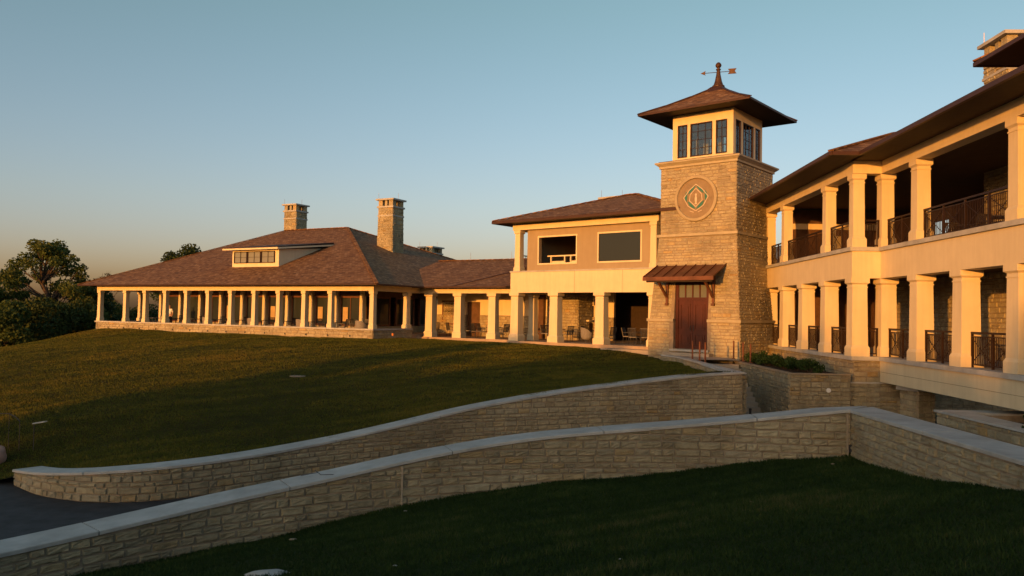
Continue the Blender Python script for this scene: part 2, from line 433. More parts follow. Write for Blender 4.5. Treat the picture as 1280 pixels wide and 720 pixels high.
W1 = [P(*q) for q in ((16, 587, 21.2), (44, 590.5, 20.2), (80, 591, 19.7), (125, 589.5, 19.5), (200, 584, 19.8), (300, 571.6, 21), (400, 554, 22.6), (500, 531.6, 23.9), (600, 508, 25.1), (700, 490.5, 26.1), (800, 477.3, 27.1), (870, 469.3, 27.7), (929, 465.2, 28.1))]
W2a = [P(*q) for q in ((-160, 722, 10.3), (-80, 708, 11.2), (0, 692, 12), (100, 669.5, 12.9), (200, 645.8, 13.8), (300, 622.5, 14.7), (400, 600.5, 15.5), (550, 567, 16.5), (669, 547, 17.05), (800, 535.3, 17.35), (912, 526, 17.3), (1006, 517, 17.1), (1062, 511.8, 17.0))]
c2 = W2a[-1]
W2b = [c2, c2 + Vector((-.047, -.999, 0)) * 3 + Vector((0, 0, .015)), c2 + Vector((-.047, -.999, 0)) * 6.3 + Vector((0, 0, .05)), c2 + Vector((-.047, -.999, 0)) * 13]
CURB = [P(*q) for q in ((826, 443.3, 41.2), (846, 446.0, 39.5), (865, 451, 36), (880, 455.8, 33.2), (896, 461, 30.6), (906, 465, 28.9))]
D1 = dense(W1); D2a = dense(W2a); D2b = [W2b[0].lerp(W2b[-1], k / 30) for k in range(31)]
for k, p in enumerate(D2b): p.z = c2.z + .05 * min(1, k / 15)
DC = dense(CURB)

ROADZ = -3.05
lawn_pts = []
for i in range(0, len(D1), 4):
    p = D1[i]; q = D1[min(i + 1, len(D1) - 1)] - D1[max(i - 1, 0)]; n = Vector((-q.y, q.x, 0)).normalized()
    a = p + n * .75; lawn_pts.append((a.x, a.y, p.z - .07))
for p in DC[::4]: lawn_pts.append((p.x - .1, p.y, p.z - .28))
lawn_pts += [tuple(P(*q)) for q in ((121, 412.9, 64.0), (300, 416.9, 57.5), (466, 424.3, 50.8))]
lawn_pts += [tuple(FL.w(x, -.5, -.16)) for x in (-7, -4, -1)] + [tuple(FM.w(x, -.5, z)) for x, z in ((1, -.17), (5, -.2), (9, -.27))]
lawn_pts += [tuple(FP.w(x, 6, -.3)) for x in (-22, -12, -2)] + [(-14, 80, -.4), (10, 62, -.3), (20, 90, -.5), (-30, 85, -1.5)]
lawn_pts += [tuple(P(0, 440.5, 46)), tuple(P(60, 429.5, 53)), tuple(P(95, 420.5, 58)), tuple(P(0, 500, 30.5)), tuple(P(0, 555, 24.3)), tuple(P(0, 589, 22.6)), (-22, 19, -3.6), (-30, 26, -3.4)]
lawn_pts += [(-40, 46, -1.9), (-46, 58, -4.2), (-52, 40, -4.0), (-48, 78, -6), (-70, 60, -7.5), (-70, 30, -6.5), (-60, 95, -7.8), (-75, 95, -8), (-40, 100, -5), (-38, 66, -2.2)]
LAWN = tps(lawn_pts, .05)
fore_pts = []
W2bot = [P(*q) for q in ((-160, 790, 10.2), (0, 745, 11.9), (100, 724, 12.8), (200, 702.5, 13.7), (275, 685, 14.4), (345, 671.5, 15.0), (400, 656.5, 15.45), (450, 645.5, 15.8), (500, 635, 16.1), (600, 617.5, 16.7), (681, 604, 17), (797, 597, 17.25), (912, 584, 17.2), (987, 577, 17.05), (1058, 571.5, 16.9))]
fb = [tuple(p) for p in W2bot]
for px, py, d in ((1081, 577.5, 16.2), (1156, 599, 13.6), (1280, 617, 10.7)): fb.append(tuple(P(px, py, d)))
fb.append((6.35, 6.0, -.35))
fore_pts = fb + [(0, 0, -.05), (4.5, 1, .0), (-4, 1, -.5), (-9, 3, -1.8), (-13, 8, -3.0), (0, -8, .6), (8, -6, .5), (-10, -8, -.6), (3, 9, -.98), (-1, 11, -1.5)]
FORE = tps(fore_pts, .02)

def in_poly(x, y, poly):
    x = np.asarray(x); y = np.asarray(y); r = np.zeros(x.shape, bool); n = len(poly)
    for i in range(n):
        x0, y0 = poly[i]; x1, y1 = poly[(i + 1) % n]
        c = ((y0 > y) != (y1 > y)) & (x < (x1 - x0) * (y - y0) / ((y1 - y0) if y1 != y0 else 1e-9) + x0); r ^= c
    return r
def sheet(name, H, xs, ys, poly, mat, micro=0.0):
    X, Y = np.meshgrid(xs, ys); Z = H(X, Y)
    if micro:
        Z = Z + micro * np.array([noise.noise(Vector((a * .5, b * .5, 0))) + .5 * noise.noise(Vector((a * 1.7, b * 1.7, 3))) for a, b in zip(X.ravel(), Y.ravel())]).reshape(X.shape)
    nx, ny = len(xs), len(ys)
    cx = (X[:-1, :-1] + X[1:, 1:]) / 2; cy = (Y[:-1, :-1] + Y[1:, 1:]) / 2
    keep = in_poly(cx, cy, poly)
    idx = np.arange(nx * ny).reshape(ny, nx)
    F = np.stack([idx[:-1, :-1], idx[:-1, 1:], idx[1:, 1:], idx[1:, :-1]], -1)[keep]
    used = np.unique(F); rm = -np.ones(nx * ny, int); rm[used] = np.arange(len(used))
    V = np.stack([X.ravel(), Y.ravel(), Z.ravel()], 1)[used]
    me = bpy.data.meshes.new(name); me.from_pydata(V.tolist(), [], rm[F].tolist()); me.materials.append(mat)
    me.polygons.foreach_set('use_smooth', [True] * len(me.polygons))
    o = bpy.data.objects.new(name, me); COL.objects.link(o); o['kind'] = 'structure'; return o

# plan offset of a polyline to its inner (far from the camera) side
def offs(D, w, k):
    a = D[max(k - 1, 0)]; b = D[min(k + 1, len(D) - 1)]; q = b - a; n = Vector((-q.y, q.x, 0)).normalized(); return D[k] + n * w
mid1 = [offs(D1, .4, k) for k in range(len(D1))]
lawn_poly = [(-110, 14), (-24, 16), (-14.6, 20.8)] + [(p.x, p.y) for p in mid1] + [(p.x + .05, p.y) for p in DC[::-1]] + [(7.5, 43), (12, 50), (30, 60), (30, 110), (-110, 110)]
xs = np.concatenate([np.arange(-110, -30, 2.0), np.arange(-30, 12, .25), np.arange(12, 31, 2.0)]); ys = np.concatenate([np.arange(14, 46, .25), np.arange(46, 70, .5), np.arange(70, 111, 2.0)])
sheet('lawn', LAWN, xs, ys, lawn_poly, M['lawn'], .05)
mid2 = [offs(D2a, .35, k) for k in range(len(D2a))]
right2 = [(p.x + .35, p.y) for p in D2b]
fore_poly = [(p.x, p.y) for p in mid2[:-1]] + [(c2.x + .2, c2.y + .3)] + right2 + [(7, -10), (-22, -10), (-22, 9)]
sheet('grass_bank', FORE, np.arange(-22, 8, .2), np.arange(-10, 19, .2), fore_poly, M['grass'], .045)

def flat_poly(name, pts, mat, kind='structure'):
    mb = MB(); mb.face(pts); o = mb.build(name, mat); o['kind'] = kind; return o
flat_poly('driveway', [(-28, 9, ROADZ), (45, 9, ROADZ), (45, 41.5, ROADZ), (-16, 37, ROADZ), (-28, 26, ROADZ)], M['asphalt'])
mb = MB(); mb.face([(2500 * cos(k * pi / 16), 2500 * sin(k * pi / 16), -8.2) for k in range(32)]); mb.build('ground', M['field'])['kind'] = 'structure'
flat_poly('pond', [(-74, 96, -7.6), (-58, 90, -7.6), (-54, 104, -7.6), (-70, 116, -7.6)], M['pond'])
ped = [(p.x + .02, p.y, -.32) for p in DC]
wk = ped + [(8.3, 28.6, -.32), (8.3, 37.6, -.32), (10.75, 37.6, -.32), (10.75, 42, -.32), (15, 46, -.32), (7.0, 46, -.32)]
flat_poly('walkway', wk, M['concrete'])

# ---------------------------------------------------------------- free-standing stone walls
def wall_along(name, label, runs, width, ground, capt=.065, hs=(.13, .22), ws=(.22, .55), fine=1, seg=3.3, over=.05, seed=3, endcaps=True):
    """runs: list of dense polylines on the near top edge of the coping, camera side on their right"""
    t = thing(name, label, 'stone wall', (runs[0][0].x, runs[0][0].y, runs[0][0].z)); L = Vector(t.location)
    core = MB(); st = MB(); allp = []
    for ri, D in enumerate(runs):
        nD = len(D)
        arc = [0]
        for a, b in zip(D, D[1:]): arc.append(arc[-1] + (b - a).length)
        arc = np.array(arc); X = np.array([tuple(p) for p in D])
        nrm = np.array([tuple((offs(D, 1, k) - D[k])) for k in range(nD)])
        if ri > 0: nrm[:] = nrm[1]
        def at(s, arc=arc, X=X, nrm=nrm):
            p = [np.interp(s, arc, X[:, i]) for i in range(3)]; n = [np.interp(s, arc, nrm[:, i]) for i in range(2)]
            return p, n
        def face_near(s, z, d, at=at):
            p, n = at(s); return (p[0] + n[0] * (over - d) - L.x, p[1] + n[1] * (over - d) - L.y, z - L.z)
        def face_far(s, z, d, at=at):
            p, n = at(s); e = width - over + d; return (p[0] + n[0] * e - L.x, p[1] + n[1] * e - L.y, z - L.z)
        top = lambda s, at=at: at(s)[0][2] - capt
        gr = lambda s, at=at: ground(*at(s)[0][:2]) - .12
        st.blocks(face_near, 0, arc[-1], gr, top, hs, ws, fine=fine, seed=seed + ri, zbase=-4.5)
        st.blocks(lambda s, z, d: face_far(arc[-1] - s, z, d), 0, arc[-1], lambda s: gr(arc[-1] - s), lambda s: top(arc[-1] - s), hs, (.3, .6), fine=0, seed=seed + 9 + ri, zbase=-4.5)
        ss = np.linspace(0, arc[-1], max(2, int(arc[-1] / .5)))
        for a, b in zip(ss, ss[1:]):
            core.hull([face_near(a, gr(a) - .5, 0), face_near(b, gr(b) - .5, 0), face_far(b, gr(b) - .5, 0), face_far(a, gr(a) - .5, 0)],
                      [face_near(a, top(a), 0), face_near(b, top(b), 0), face_far(b, top(b), 0), face_far(a, top(a), 0)])
        if endcaps and ri in (0, len(runs) - 1):
            for e, sg in (((0, -1),) if ri == 0 else ()) + (((arc[-1], 1),) if ri == len(runs) - 1 else ()):
                p, n = at(e); tx, ty = n[1] * sg, -n[0] * sg
                def fe(s, z, d, p=p, n=n, tx=tx, ty=ty, sg=sg):
                    q = over + (s if sg > 0 else width - 2 * over - s)
                    return (p[0] + n[0] * q + tx * d - L.x, p[1] + n[1] * q + ty * d - L.y, z - L.z)
                st.blocks(fe, 0, width - 2 * over, lambda s: gr(e), lambda s: top(e), hs, ws, fine=fine, seed=seed + 20, zbase=-4.5)
        allp.append((arc, at))
    core.build('mortar_core', M['mortar'], t); st.build('stonework', M['stone_wall'], t)
    # coping slabs, one part
    cp = MB()
    for ri, (arc, at) in enumerate(allp):
        a = -over if ri == 0 else 0; end = arc[-1] + (over if ri == len(allp) - 1 else 0)
        while a < end - .01:
            b = min(a + seg, end); k = max(1, int((b - a) / .4)); tone = random.random()
            rings = []
            for i in range(k + 1):
                s = a + (b - a) * i / k
                s = s + (.011 if i == 0 and not (ri == 1 and a == 0) else (-.011 if i == k and not (ri < len(allp) - 1 and b > arc[-1] - .01) else 0))
                p, n = at(min(max(s, 0), arc[-1]))
                if s < 0 or s > arc[-1]:
                    ex = s if s < 0 else s - arc[-1]; p = [p[0] + n[1] * ex, p[1] - n[0] * ex, p[2]]
                w = width
                extra = 0
                if len(allp) > 1 and ri == 0 and s > arc[-1] - .01: extra = .25
                z1 = p[2] - L.z + (tone - .5) * .006 * (0 if (len(allp) > 1 and ((ri == 0 and b > arc[-1] - .01) or (ri == 1 and a == 0))) else 1); z0 = p[2] - L.z - capt
                A = (p[0] - L.x, p[1] - L.y); B = (p[0] + n[0] * w - L.x, p[1] + n[1] * w - L.y)
                if ri == 0 and len(allp) > 1 and s > arc[-1] - .01: B = (B[0] + .62, B[1])
                if ri == 1 and s < .01: B = (B[0], B[1] + .62)
                c = .012
                def mixp(u, v): return (A[0] + (B[0] - A[0]) * u, A[1] + (B[1] - A[1]) * u, v)
                rings.append([cp.vert(mixp(0, z0)), cp.vert(mixp(0, z1 - c)), cp.vert(mixp(c / w, z1)), cp.vert(mixp(1 - c / w, z1)), cp.vert(mixp(1, z1 - c)), cp.vert(mixp(1, z0))])
            for r0, r1 in zip(rings, rings[1:]):
                for i in range(6): cp.f.append([r0[i], r1[i], r1[(i + 1) % 6], r0[(i + 1) % 6]]); cp.t.append(tone)
            cp.f.append(rings[0]); cp.f.append(rings[-1][::-1]); cp.t += [tone, tone]
            a = b
    cp.build('coping', M['cap'], t)
    return t
road = lambda x, y: ROADZ
fore = lambda x, y: float(FORE(np.array([x]), np.array([y]))[0])
wall_along('retaining_wall', 'long curving limestone wall with pale coping that holds up the upper lawn', [D1], .72, road, hs=(.105, .18), ws=(.16, .42), fine=1, seed=3)
w2 = wall_along('garden_wall', 'nearest limestone wall with wide pale coping, turning a sharp corner above the dark foreground grass', [D2a, D2b], .75, fore, fine=2, hs=(.105, .185), ws=(.18, .46), seed=11)
# control joints of pale mortar
cj = MB()
Lw = Vector(w2.location)
for (px, py, d) in ((503, 577, 16.2), (1061, 514, 16.96)):
    p = P(px, py, d); z = fore(p.x, p.y)
    k_ = min(range(len(D2a)), key=lambda i: hypot(D2a[i].x - p.x, D2a[i].y - p.y)); cj.box(p.x - .018 - Lw.x, p.x + .018 - Lw.x, D2a[k_].y + .01 - Lw.y, p.y + .2 - Lw.y, z - .1 - Lw.z, D2a[k_].z - .09 - Lw.z)
cj.build('joint', simple('pale_joint_mortar', (.33, .28, .21), .9, .1), w2)
wall_along('path_kerb_wall', 'low curved stone kerb wall between the lawn and the walkway at the tower door', [DC], .3, lambda x, y: -.75, capt=.06, ws=(.2, .4), seed=5, over=.02)
# stair flank behind the wall's right end
flank = [Vector((8.05, 28.4 + k * .5, -.26)) for k in range(19)]
wall_along('stair_side_wall', 'stone wall along the left side of the steps down from the walkway', [flank[::-1]], .3, road, capt=.06, seed=6, over=.02)

def facet(name, label, cat, segs, top, bottom, capw=.32, capt=.06, seed=1, mat='stone_wall', capm='cap', hs=(.13, .22), ws=(.22, .55)):
    """stone wall through plan corners; visible faces on the right-hand side of travel"""
    t = thing(name, label, cat, (segs[0][0], segs[0][1], top)); core = MB(); st = MB(); cp = MB()
    o = Vector((segs[0][0], segs[0][1], top)); th = capw - .08
    P2 = [Vector((x, y, 0)) for x, y in segs]
    nr = []
    for a, b in zip(P2, P2[1:]):
        d = (b - a).normalized(); nr.append(Vector((d.y, -d.x, 0)))
    def off(i, e):
        if i == 0: return P2[0] + nr[0] * e
        if i == len(P2) - 1: return P2[-1] + nr[-1] * e
        m = (nr[i - 1] + nr[i]).normalized(); return P2[i] + m * e / max(.3, m.dot(nr[i]))
    for i, (a, b) in enumerate(zip(P2, P2[1:])):
        d = (b - a); Ls = d.length; d.normalize(); n = nr[i]
        f = lambda s, z, e, a=a, d=d, n=n: tuple(a + d * s + n * e - o + Vector((0, 0, z)))
        st.blocks(f, 0, Ls, lambda s: bottom, lambda s: top - capt, hs, ws, seed=seed + i, zbase=-4.5)
        A0, B0, A1, B1 = off(i, 0), off(i + 1, 0), off(i, -th), off(i + 1, -th)
        zz = lambda p, z: tuple(p - o + Vector((0, 0, z)))
        core.hull([zz(A0, bottom), zz(B0, bottom), zz(B1, bottom), zz(A1, bottom)], [zz(p, top - capt) for p in (A0, B0, B1, A1)])
        A0, B0, A1, B1 = off(i, .07), off(i + 1, .07), off(i, .07 - capw), off(i + 1, .07 - capw)
        cp.hull([zz(p, top - capt) for p in (A0, B0, B1, A1)], [zz(p, top) for p in (A0, B0, B1, A1)])
    core.build('mortar_core', M['mortar'], t); st.build('stonework', M[mat], t); cp.build('coping', M[capm], t)
    return t
pl = facet('planter_wall', 'stone planter wall in front of the balcony building with a round white light on it', 'planter', [(10.72, 38.3), (10.56, 30.35), (12.86, 30.35)], -.38, ROADZ, capw=.24, capt=.05, capm='buff_cap', seed=31)
wlm = MB(); q = P(1035.5, 488, 30.28) - Vector((10.72, 38.3, -.38))
for k in range(1):
    A = [(q.x + .085 * cos(a), -7.99, q.z + .085 * sin(a)) for a in [2 * pi * i / 16 for i in range(16)]]
    B = [(x, -8.06, z) for x, y, z in A]
    wlm.hull(A, B)
wlm.build('wall_light', M['white'], pl, 'round white light on the planter wall')
mb = MB(); mb.box(10.95, 12.9, 30.6, 42, -.6, -.46); mb.build('planting_soil', M['soil'])['kind'] = 'structure'
lw = facet('low_planter_wall', 'low stone planter wall with flat coping beside the covered driveway, far right', 'planter', [(18, 23.35), (12.42, 23.35), (12.3, 15.0)][::1], -.9, ROADZ, capw=.75, seed=41)
mb = MB(); mb.box(13.0, 18, 15, 22.9, -1.3, -1.15); mb.build('planter_soil', M['soil'])['kind'] = 'structure'
# abutment and pier below the balcony building
facet('bridge_abutment', 'stone abutment wall in shade behind the pier under the balcony building', 'stone wall', [(12.6, 30.62), (15.3, 30.62), (15.3, 41)], -.69, ROADZ, capw=.5, seed=51)
facet('underpass_end_wall', 'dark stone wall at the back of the opening under the balcony building', 'stone wall', [(15.6, 41), (30, 41)], -.69, ROADZ, capw=.4, seed=57)
def pier(cx, cy, w, top):
    t = thing('stone_pier', 'square stone pier with pale cap standing under the balcony building', 'pier', (cx, cy, ROADZ), radians(18)); st = MB(); co = MB(); h = top - ROADZ
    for k in range(4):
        a = k * pi / 2; d = Vector((cos(a), sin(a), 0)); n = Vector((sin(a), -cos(a), 0))
        f = lambda s, z, e, d=d, n=n: tuple(d * (s - w / 2) + n * (w / 2 + e) + Vector((0, 0, z)))
        st.blocks(f, 0, w, lambda s: 0, lambda s: h - .14, seed=60 + k, zbase=0)
    co.box(-w / 2, w / 2, -w / 2, w / 2, 0, h - .14); co.build('mortar_core', M['mortar'], t); st.build('stonework', M['stone_wall'], t)
    c = MB(); c.box(-w / 2 - .1, w / 2 + .1, -w / 2 - .1, w / 2 + .1, h - .14, h); c.build('pier_cap', M['cap'], t)
pp = P(1146, 487, 29.6); pier(pp.x - .15, 29.25, .8, -.72)
# steps
stp = thing('stone_steps', 'shaded stone steps descending between the two stone walls beside the tower', 'steps', (9.5, 37.6, -.32)); s_ = MB()
for k in range(14):
    s_.box(-1.13, 1.1, -.36 * (k + 1), -.36 * k, -3, -.18 * (k + 1))
s_.build('treads', M['concrete'], stp)

# ---------------------------------------------------------------- building pieces
def column(t, x, y, z0, z1, w=.56, d=None, base=.12, label=None, taper=.9):
    d = d or w; m = MB(); h = z1 - z0; bh = .42 if h > 2.6 else .28; chh = .26; a, b = w / 2, d / 2; e = base * .55
    m.frus((x - a - e, x + a + e, y - b - e, y + b + e), (x - a - e, x + a + e, y - b - e, y + b + e), z0, z0 + bh * .75, .5)
    m.frus((x - a - e, x + a + e, y - b - e, y + b + e), (x - a, x + a, y - b, y + b), z0 + bh * .75, z0 + bh, .5)
    k = taper
    m.frus((x - a, x + a, y - b, y + b), (x - a * k, x + a * k, y - b * k, y + b * k), z0 + bh, z1 - chh - .1, .5)
    m.box(x - a * k - .02, x + a * k + .02, y - b * k - .02, y + b * k + .02, z1 - chh - .1, z1 - chh - .06, .5)
    m.box(x - a * k, x + a * k, y - b * k, y + b * k, z1 - chh - .06, z1 - chh + .02, .5)
    c = e * .9
    m.frus((x - a * k, x + a * k, y - b * k, y + b * k), (x - a - c, x + a + c, y - b - c, y + b + c), z1 - chh + .02, z1 - chh + .08, .5)
    m.box(x - a - c, x + a + c, y - b - c, y + b + c, z1 - chh + .08, z1, .5)
    return m.build('column', M['cream'], t, label)
SPLIT = {'interior_panel', 'lower_wall_panel', 'wainscot', 'upper_wall_panel', 'lower_opening', 'pilaster', 'band_joint'}
def boxp(name, mat, t, *b, label=None):
    if name in SPLIT and isinstance(b[0], (list, tuple)) and len(b) > 1:
        for q in b: o = boxp(name, mat, t, *q, label=label)
        return o
    m = MB()
    if isinstance(b[0], (list, tuple)):
        for q in b: m.box(*q)
    else: m.box(*b)
    return m.build(name, M[mat], t, label)

def window(t, x0, x1, z0, z1, y, depth=.12, fw=.07, cols=1, rows=1, frame='trim', pane='glass', mw=.025, name='window', axis='y', out=-1):
    """flat window in a wall at y (faces -y for out=-1); axis 'x' puts it in a wall at x=y"""
    f = MB(); g = MB()
    def bx(m, a0, a1, c0, c1, d0, d1):
        d0, d1 = sorted((d0, d1))
        if axis == 'y': m.box(a0, a1, d0, d1, c0, c1)
        else: m.box(d0, d1, a0, a1, c0, c1)
    o = y + out * .03; i = y - out * (depth - .03)
    bx(f, x0 - fw, x1 + fw, z1, z1 + fw, o, i); bx(f, x0 - fw, x1 + fw, z0 - fw, z0, o, i)
    bx(f, x0 - fw, x0, z0, z1, o, i); bx(f, x1, x1 + fw, z0, z1, o, i)
    for k in range(1, cols):
        x = x0 + (x1 - x0) * k / cols; bx(f, x - mw / 2, x + mw / 2, z0, z1, y + out * .015, y - out * .02)
    for k in range(1, rows):
        z = z0 + (z1 - z0) * k / rows; bx(f, x0, x1, z - mw / 2, z + mw / 2, y + out * .012, y - out * .022)
    bx(g, x0 - .005, x1 + .005, z0 - .005, z1 + .005, y - out * .03, y - out * .045)
    w = f.build(name, M[frame], t); g.build('pane', M[pane], w); return w

def roof_hip(t, x0, x1, y0, y1, ze, zr, ridge, th=.16, soffit=None, name='roof'):
    """rectangular hip roof: ridge=((xa,y),(xb,y)) plan ends"""
    m = MB(); (xa, ya), (xb, yb) = ridge
    A, B, C, D = (x0, y0, ze), (x1, y0, ze), (x1, y1, ze), (x0, y1, ze); R0, R1 = (xa, ya, zr), (xb, yb, zr)
    m.face([A, B, R1, R0]) if xa != xb else m.face([A, B, R0])
    m.face([B, C, R1]); m.face([C, D, R0, R1]) if xa != xb else m.face([C, D, R0])
    m.face([D, A, R0])
    r = m.build(name, M['shingle'], t)
    f = MB(); e = .012
    for a, b in ((A, B), (B, C), (C, D), (D, A)):
        a = Vector(a); b = Vector(b); d = (b - a).normalized(); n = Vector((d.y, -d.x, 0))
        q = n * .035
        f.hull([a + q + Vector((0, 0, -th)), b + q + Vector((0, 0, -th)), b - n * .05 + Vector((0, 0, -th)), a - n * .05 + Vector((0, 0, -th))],
               [a + q + Vector((0, 0, -e)), b + q + Vector((0, 0, -e)), b - n * .05 + Vector((0, 0, -e)), a - n * .05 + Vector((0, 0, -e))])
    f.build('gutter', M['gutter'], r)
    s = MB(); s.box(x0 + .05, x1 - .05, y0 + .05, y1 - .05, ze - th + .03, ze - th + .07); s.build('soffit', M['soffit'], r)
    h = MB(); seq = [(A, R0), (B, R1), (C, R1), (D, R0)] + ([(R0, R1)] if xa != xb else [])
    for a, b in seq:
        a = Vector(a); b = Vector(b); n = max(2, int((b - a).length / .5))
        for k in range(n):
            p, q = a.lerp(b, k / n), a.lerp(b, (k + .96) / n); h.bar(p + Vector((0, 0, .03)), q + Vector((0, 0, .045)), .24, .05)
    h.build('ridge_cap', M['shingle'], r)
    return r

def chimney(t, cx, cy, z0, z1, w, d, seed=0, batter=.0, name='chimney', parent_part=None, rods=True):
    st = MB(); co = MB(); pr = parent_part or t
    topst = z1 - .75
    for k in range(4):
        a = k * pi / 2; W_ = (w, d)[k % 2]; D_ = (d, w)[k % 2]; dr = Vector((round(cos(a)), round(sin(a)), 0)); n = Vector((round(sin(a)), -round(cos(a)), 0))
        def f(s, z, e, dr=dr, n=n, W_=W_, D_=D_):
            g = 1 + batter * (topst - z); return tuple(Vector((cx, cy, z)) + dr * (s - W_ / 2) * g + n * (D_ / 2 * g + e))
        st.blocks(f, 0, W_, lambda s: z0, lambda s: topst, (.14, .22), (.25, .6), seed=seed + k, zbase=z0)
    g = 1 + batter * (topst - z0)
    co.frus((cx - w / 2 * g, cx + w / 2 * g, cy - d / 2 * g, cy + d / 2 * g), (cx - w / 2, cx + w / 2, cy - d / 2, cy + d / 2), z0, topst)
    for sx in (-1, 1):
        for sy in (-1, 1):
            x, y = cx + sx * (w / 2 - .2), cy + sy * (d / 2 - .2); co.box(x - .2, x + .2, y - .2, y + .2, topst + .14, z1 - .13)
    co.box(cx - .12, cx + .12, cy - d / 2 + .05, cy + d / 2 - .05, topst + .14, z1 - .13)
    c = st.build(name, M['stone'], pr); co.build('mortar_core', M['stone'], c)
    cp = MB()
    cp.box(cx - w / 2 - .1, cx + w / 2 + .1, cy - d / 2 - .1, cy + d / 2 + .1, topst, topst + .14)
    cp.box(cx - w / 2 - .06, cx + w / 2 + .06, cy - d / 2 - .06, cy + d / 2 + .06, topst - .7, topst - .6)
    cp.box(cx - w / 2 - .18, cx + w / 2 + .18, cy - d / 2 - .18, cy + d / 2 + .18, z1 - .13, z1)
    cp.build('chimney_cap', M['cap'], c)
    if rods:
        rd = MB(); rd.tube((cx - w / 2, cy - d / 2, z1), (cx - w / 2, cy - d / 2, z1 + .5), .012); rd.tube((cx + w / 2, cy, z1), (cx + w / 2, cy, z1 + .5), .012)
        rd.build('lightning_rod', M['rod'], c)
    return c

def plainstone(t, name, F, spans, mat='stone', seed=0, hs=(.14, .22), ws=(.25, .6), prot=(.02, .045), core=True, holes=()):
    """spans: list of (p0(x,y), p1(x,y), z0, z1): faces whose outward side is right of travel"""
    st = MB(); co = MB()
    for i, (a, b, z0, z1) in enumerate(spans):
        a = Vector((*a, 0)); b = Vector((*b, 0)); d = (b - a); L = d.length; d.normalize(); n = Vector((d.y, -d.x, 0))
        st.blocks(lambda s, z, e: tuple(a + d * s + n * e + Vector((0, 0, z))), 0, L, lambda s: z0, lambda s: z1, hs, ws, seed=seed + i * 7, zbase=z0, prot=prot, holes=holes)
        if core:
            if holes:
                xs_ = sorted({0, L} | {min(max(h[0], 0), L) for h in holes} | {min(max(h[1], 0), L) for h in holes})
                for u, v in zip(xs_, xs_[1:]):
                    hz = [h for h in holes if h[0] < (u + v) / 2 < h[1]]
                    segs = [(z0, z1)] if not hz else [(z0, hz[0][2]), (hz[0][3], z1)]
                    for q0, q1 in segs:
                        if q1 - q0 > .02: co.hull([tuple(a + d * u + Vector((0, 0, q0))), tuple(a + d * v + Vector((0, 0, q0))), tuple(a + d * v - n * .25 + Vector((0, 0, q0))), tuple(a + d * u - n * .25 + Vector((0, 0, q0)))],
                                                  [tuple(a + d * u + Vector((0, 0, q1))), tuple(a + d * v + Vector((0, 0, q1))), tuple(a + d * v - n * .25 + Vector((0, 0, q1))), tuple(a + d * u - n * .25 + Vector((0, 0, q1)))])
            else:
                A = [tuple(a + Vector((0, 0, z0))), tuple(b + Vector((0, 0, z0))), tuple(b - n * .25 + Vector((0, 0, z0))), tuple(a - n * .25 + Vector((0, 0, z0)))]
                co.hull(A, [(p[0], p[1], z1) for p in A])
    c = st.build(name, M[mat], t)
    if core: co.build('mortar_core', M['mortar'], c)
    return c

# ---------------------------------------------------------------- PAVILION
pv = thing('dining_pavilion', 'long low porch pavilion with huge hipped cedar shingle roof and a small dormer', 'building', FP.w(0, 0, 0), FP.a)
XL = -27.85; BAYX = [-27.66, -24.5, -22.18, -19.87, -17.55, -15.24, -12.92, -10.6, -8.29, -5.97, -3.66, -.2]
boxp('floor_slab', 'floor', pv, XL + .05, -.05, .1, 27, -.9, .15)
plainstone(pv, 'base_wall', FP, [((XL, 0), (0, 0), -1.3, .47), ((0, 0), (0, 4.3), -.6, .47), ((XL, 12), (XL, 0), -1.5, .47)], seed=70, ws=(.3, .7))
boxp('wall_cap', 'cap', pv, (XL - .08, .08, -.08, .42, .47, .57), (-.34, .08, .42, 4.3, .47, .57), (XL - .08, XL + .34, .42, 12, .47, .57))
for i in range(14): boxp('wall_vent', 'steel', pv, -26.3 + i * 1.88, -26.3 + i * 1.88 + .09, -.07, -.04, .02, .13)
for x in BAYX: column(pv, x, .22, .57, 3.0, .34, .34, .06, taper=.9)
column(pv, -.2, 3.9, .57, 3.0, .36, .36, .1)
for y in (3.9, 7.4, 10.9): column(pv, XL + .2, y, .57, 3.0, .36, .36, .1)
boxp('beam', 'cream', pv, (XL, 0, 0, .42, 3.0, 3.4), (-.42, 0, .42, 5.2, 3.0, 3.4), (XL, XL + .42, .42, 27, 3.0, 3.4))
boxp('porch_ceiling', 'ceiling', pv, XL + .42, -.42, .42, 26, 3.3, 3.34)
# inner glazed wall with pilasters on the column rhythm
IY = 3.5
for x in BAYX[1:-1]: column(pv, x, IY - .02, .15, 3.3, .34, .34, .06)
boxp('wainscot', 'stone', pv, (BAYX[1], BAYX[-2], IY, IY + .3, 0, .62), (-3.66, -3.36, IY, 24, 0, .62))
boxp('window_header', 'darkwood', pv, (BAYX[1], BAYX[-2], IY + .02, IY + .28, 2.72, 3.3), (-3.64, -3.38, IY, 24, 2.72, 3.3))
for a, b in zip(BAYX[1:-1], BAYX[2:-1]):
    window(pv, a + .36, b - .36, .74, 2.62, IY + .06, .14, .1, 2 if (int(-a) % 2) else 1, 1, 'wood', 'glass', .05)
for k in range(4): window(pv, IY + .6 + k * 3, IY + 2.7 + k * 3, .74, 2.62, -3.42, .14, .1, 1, 1, 'wood', 'glass', .05, axis='x', out=1)
boxp('interior_wall', 'darkwood', pv, (BAYX[1], -3.7, 12, 12.2, 0, 3.3), (BAYX[1] - .15, BAYX[1] + .05, IY, 24, 0, 3.3))
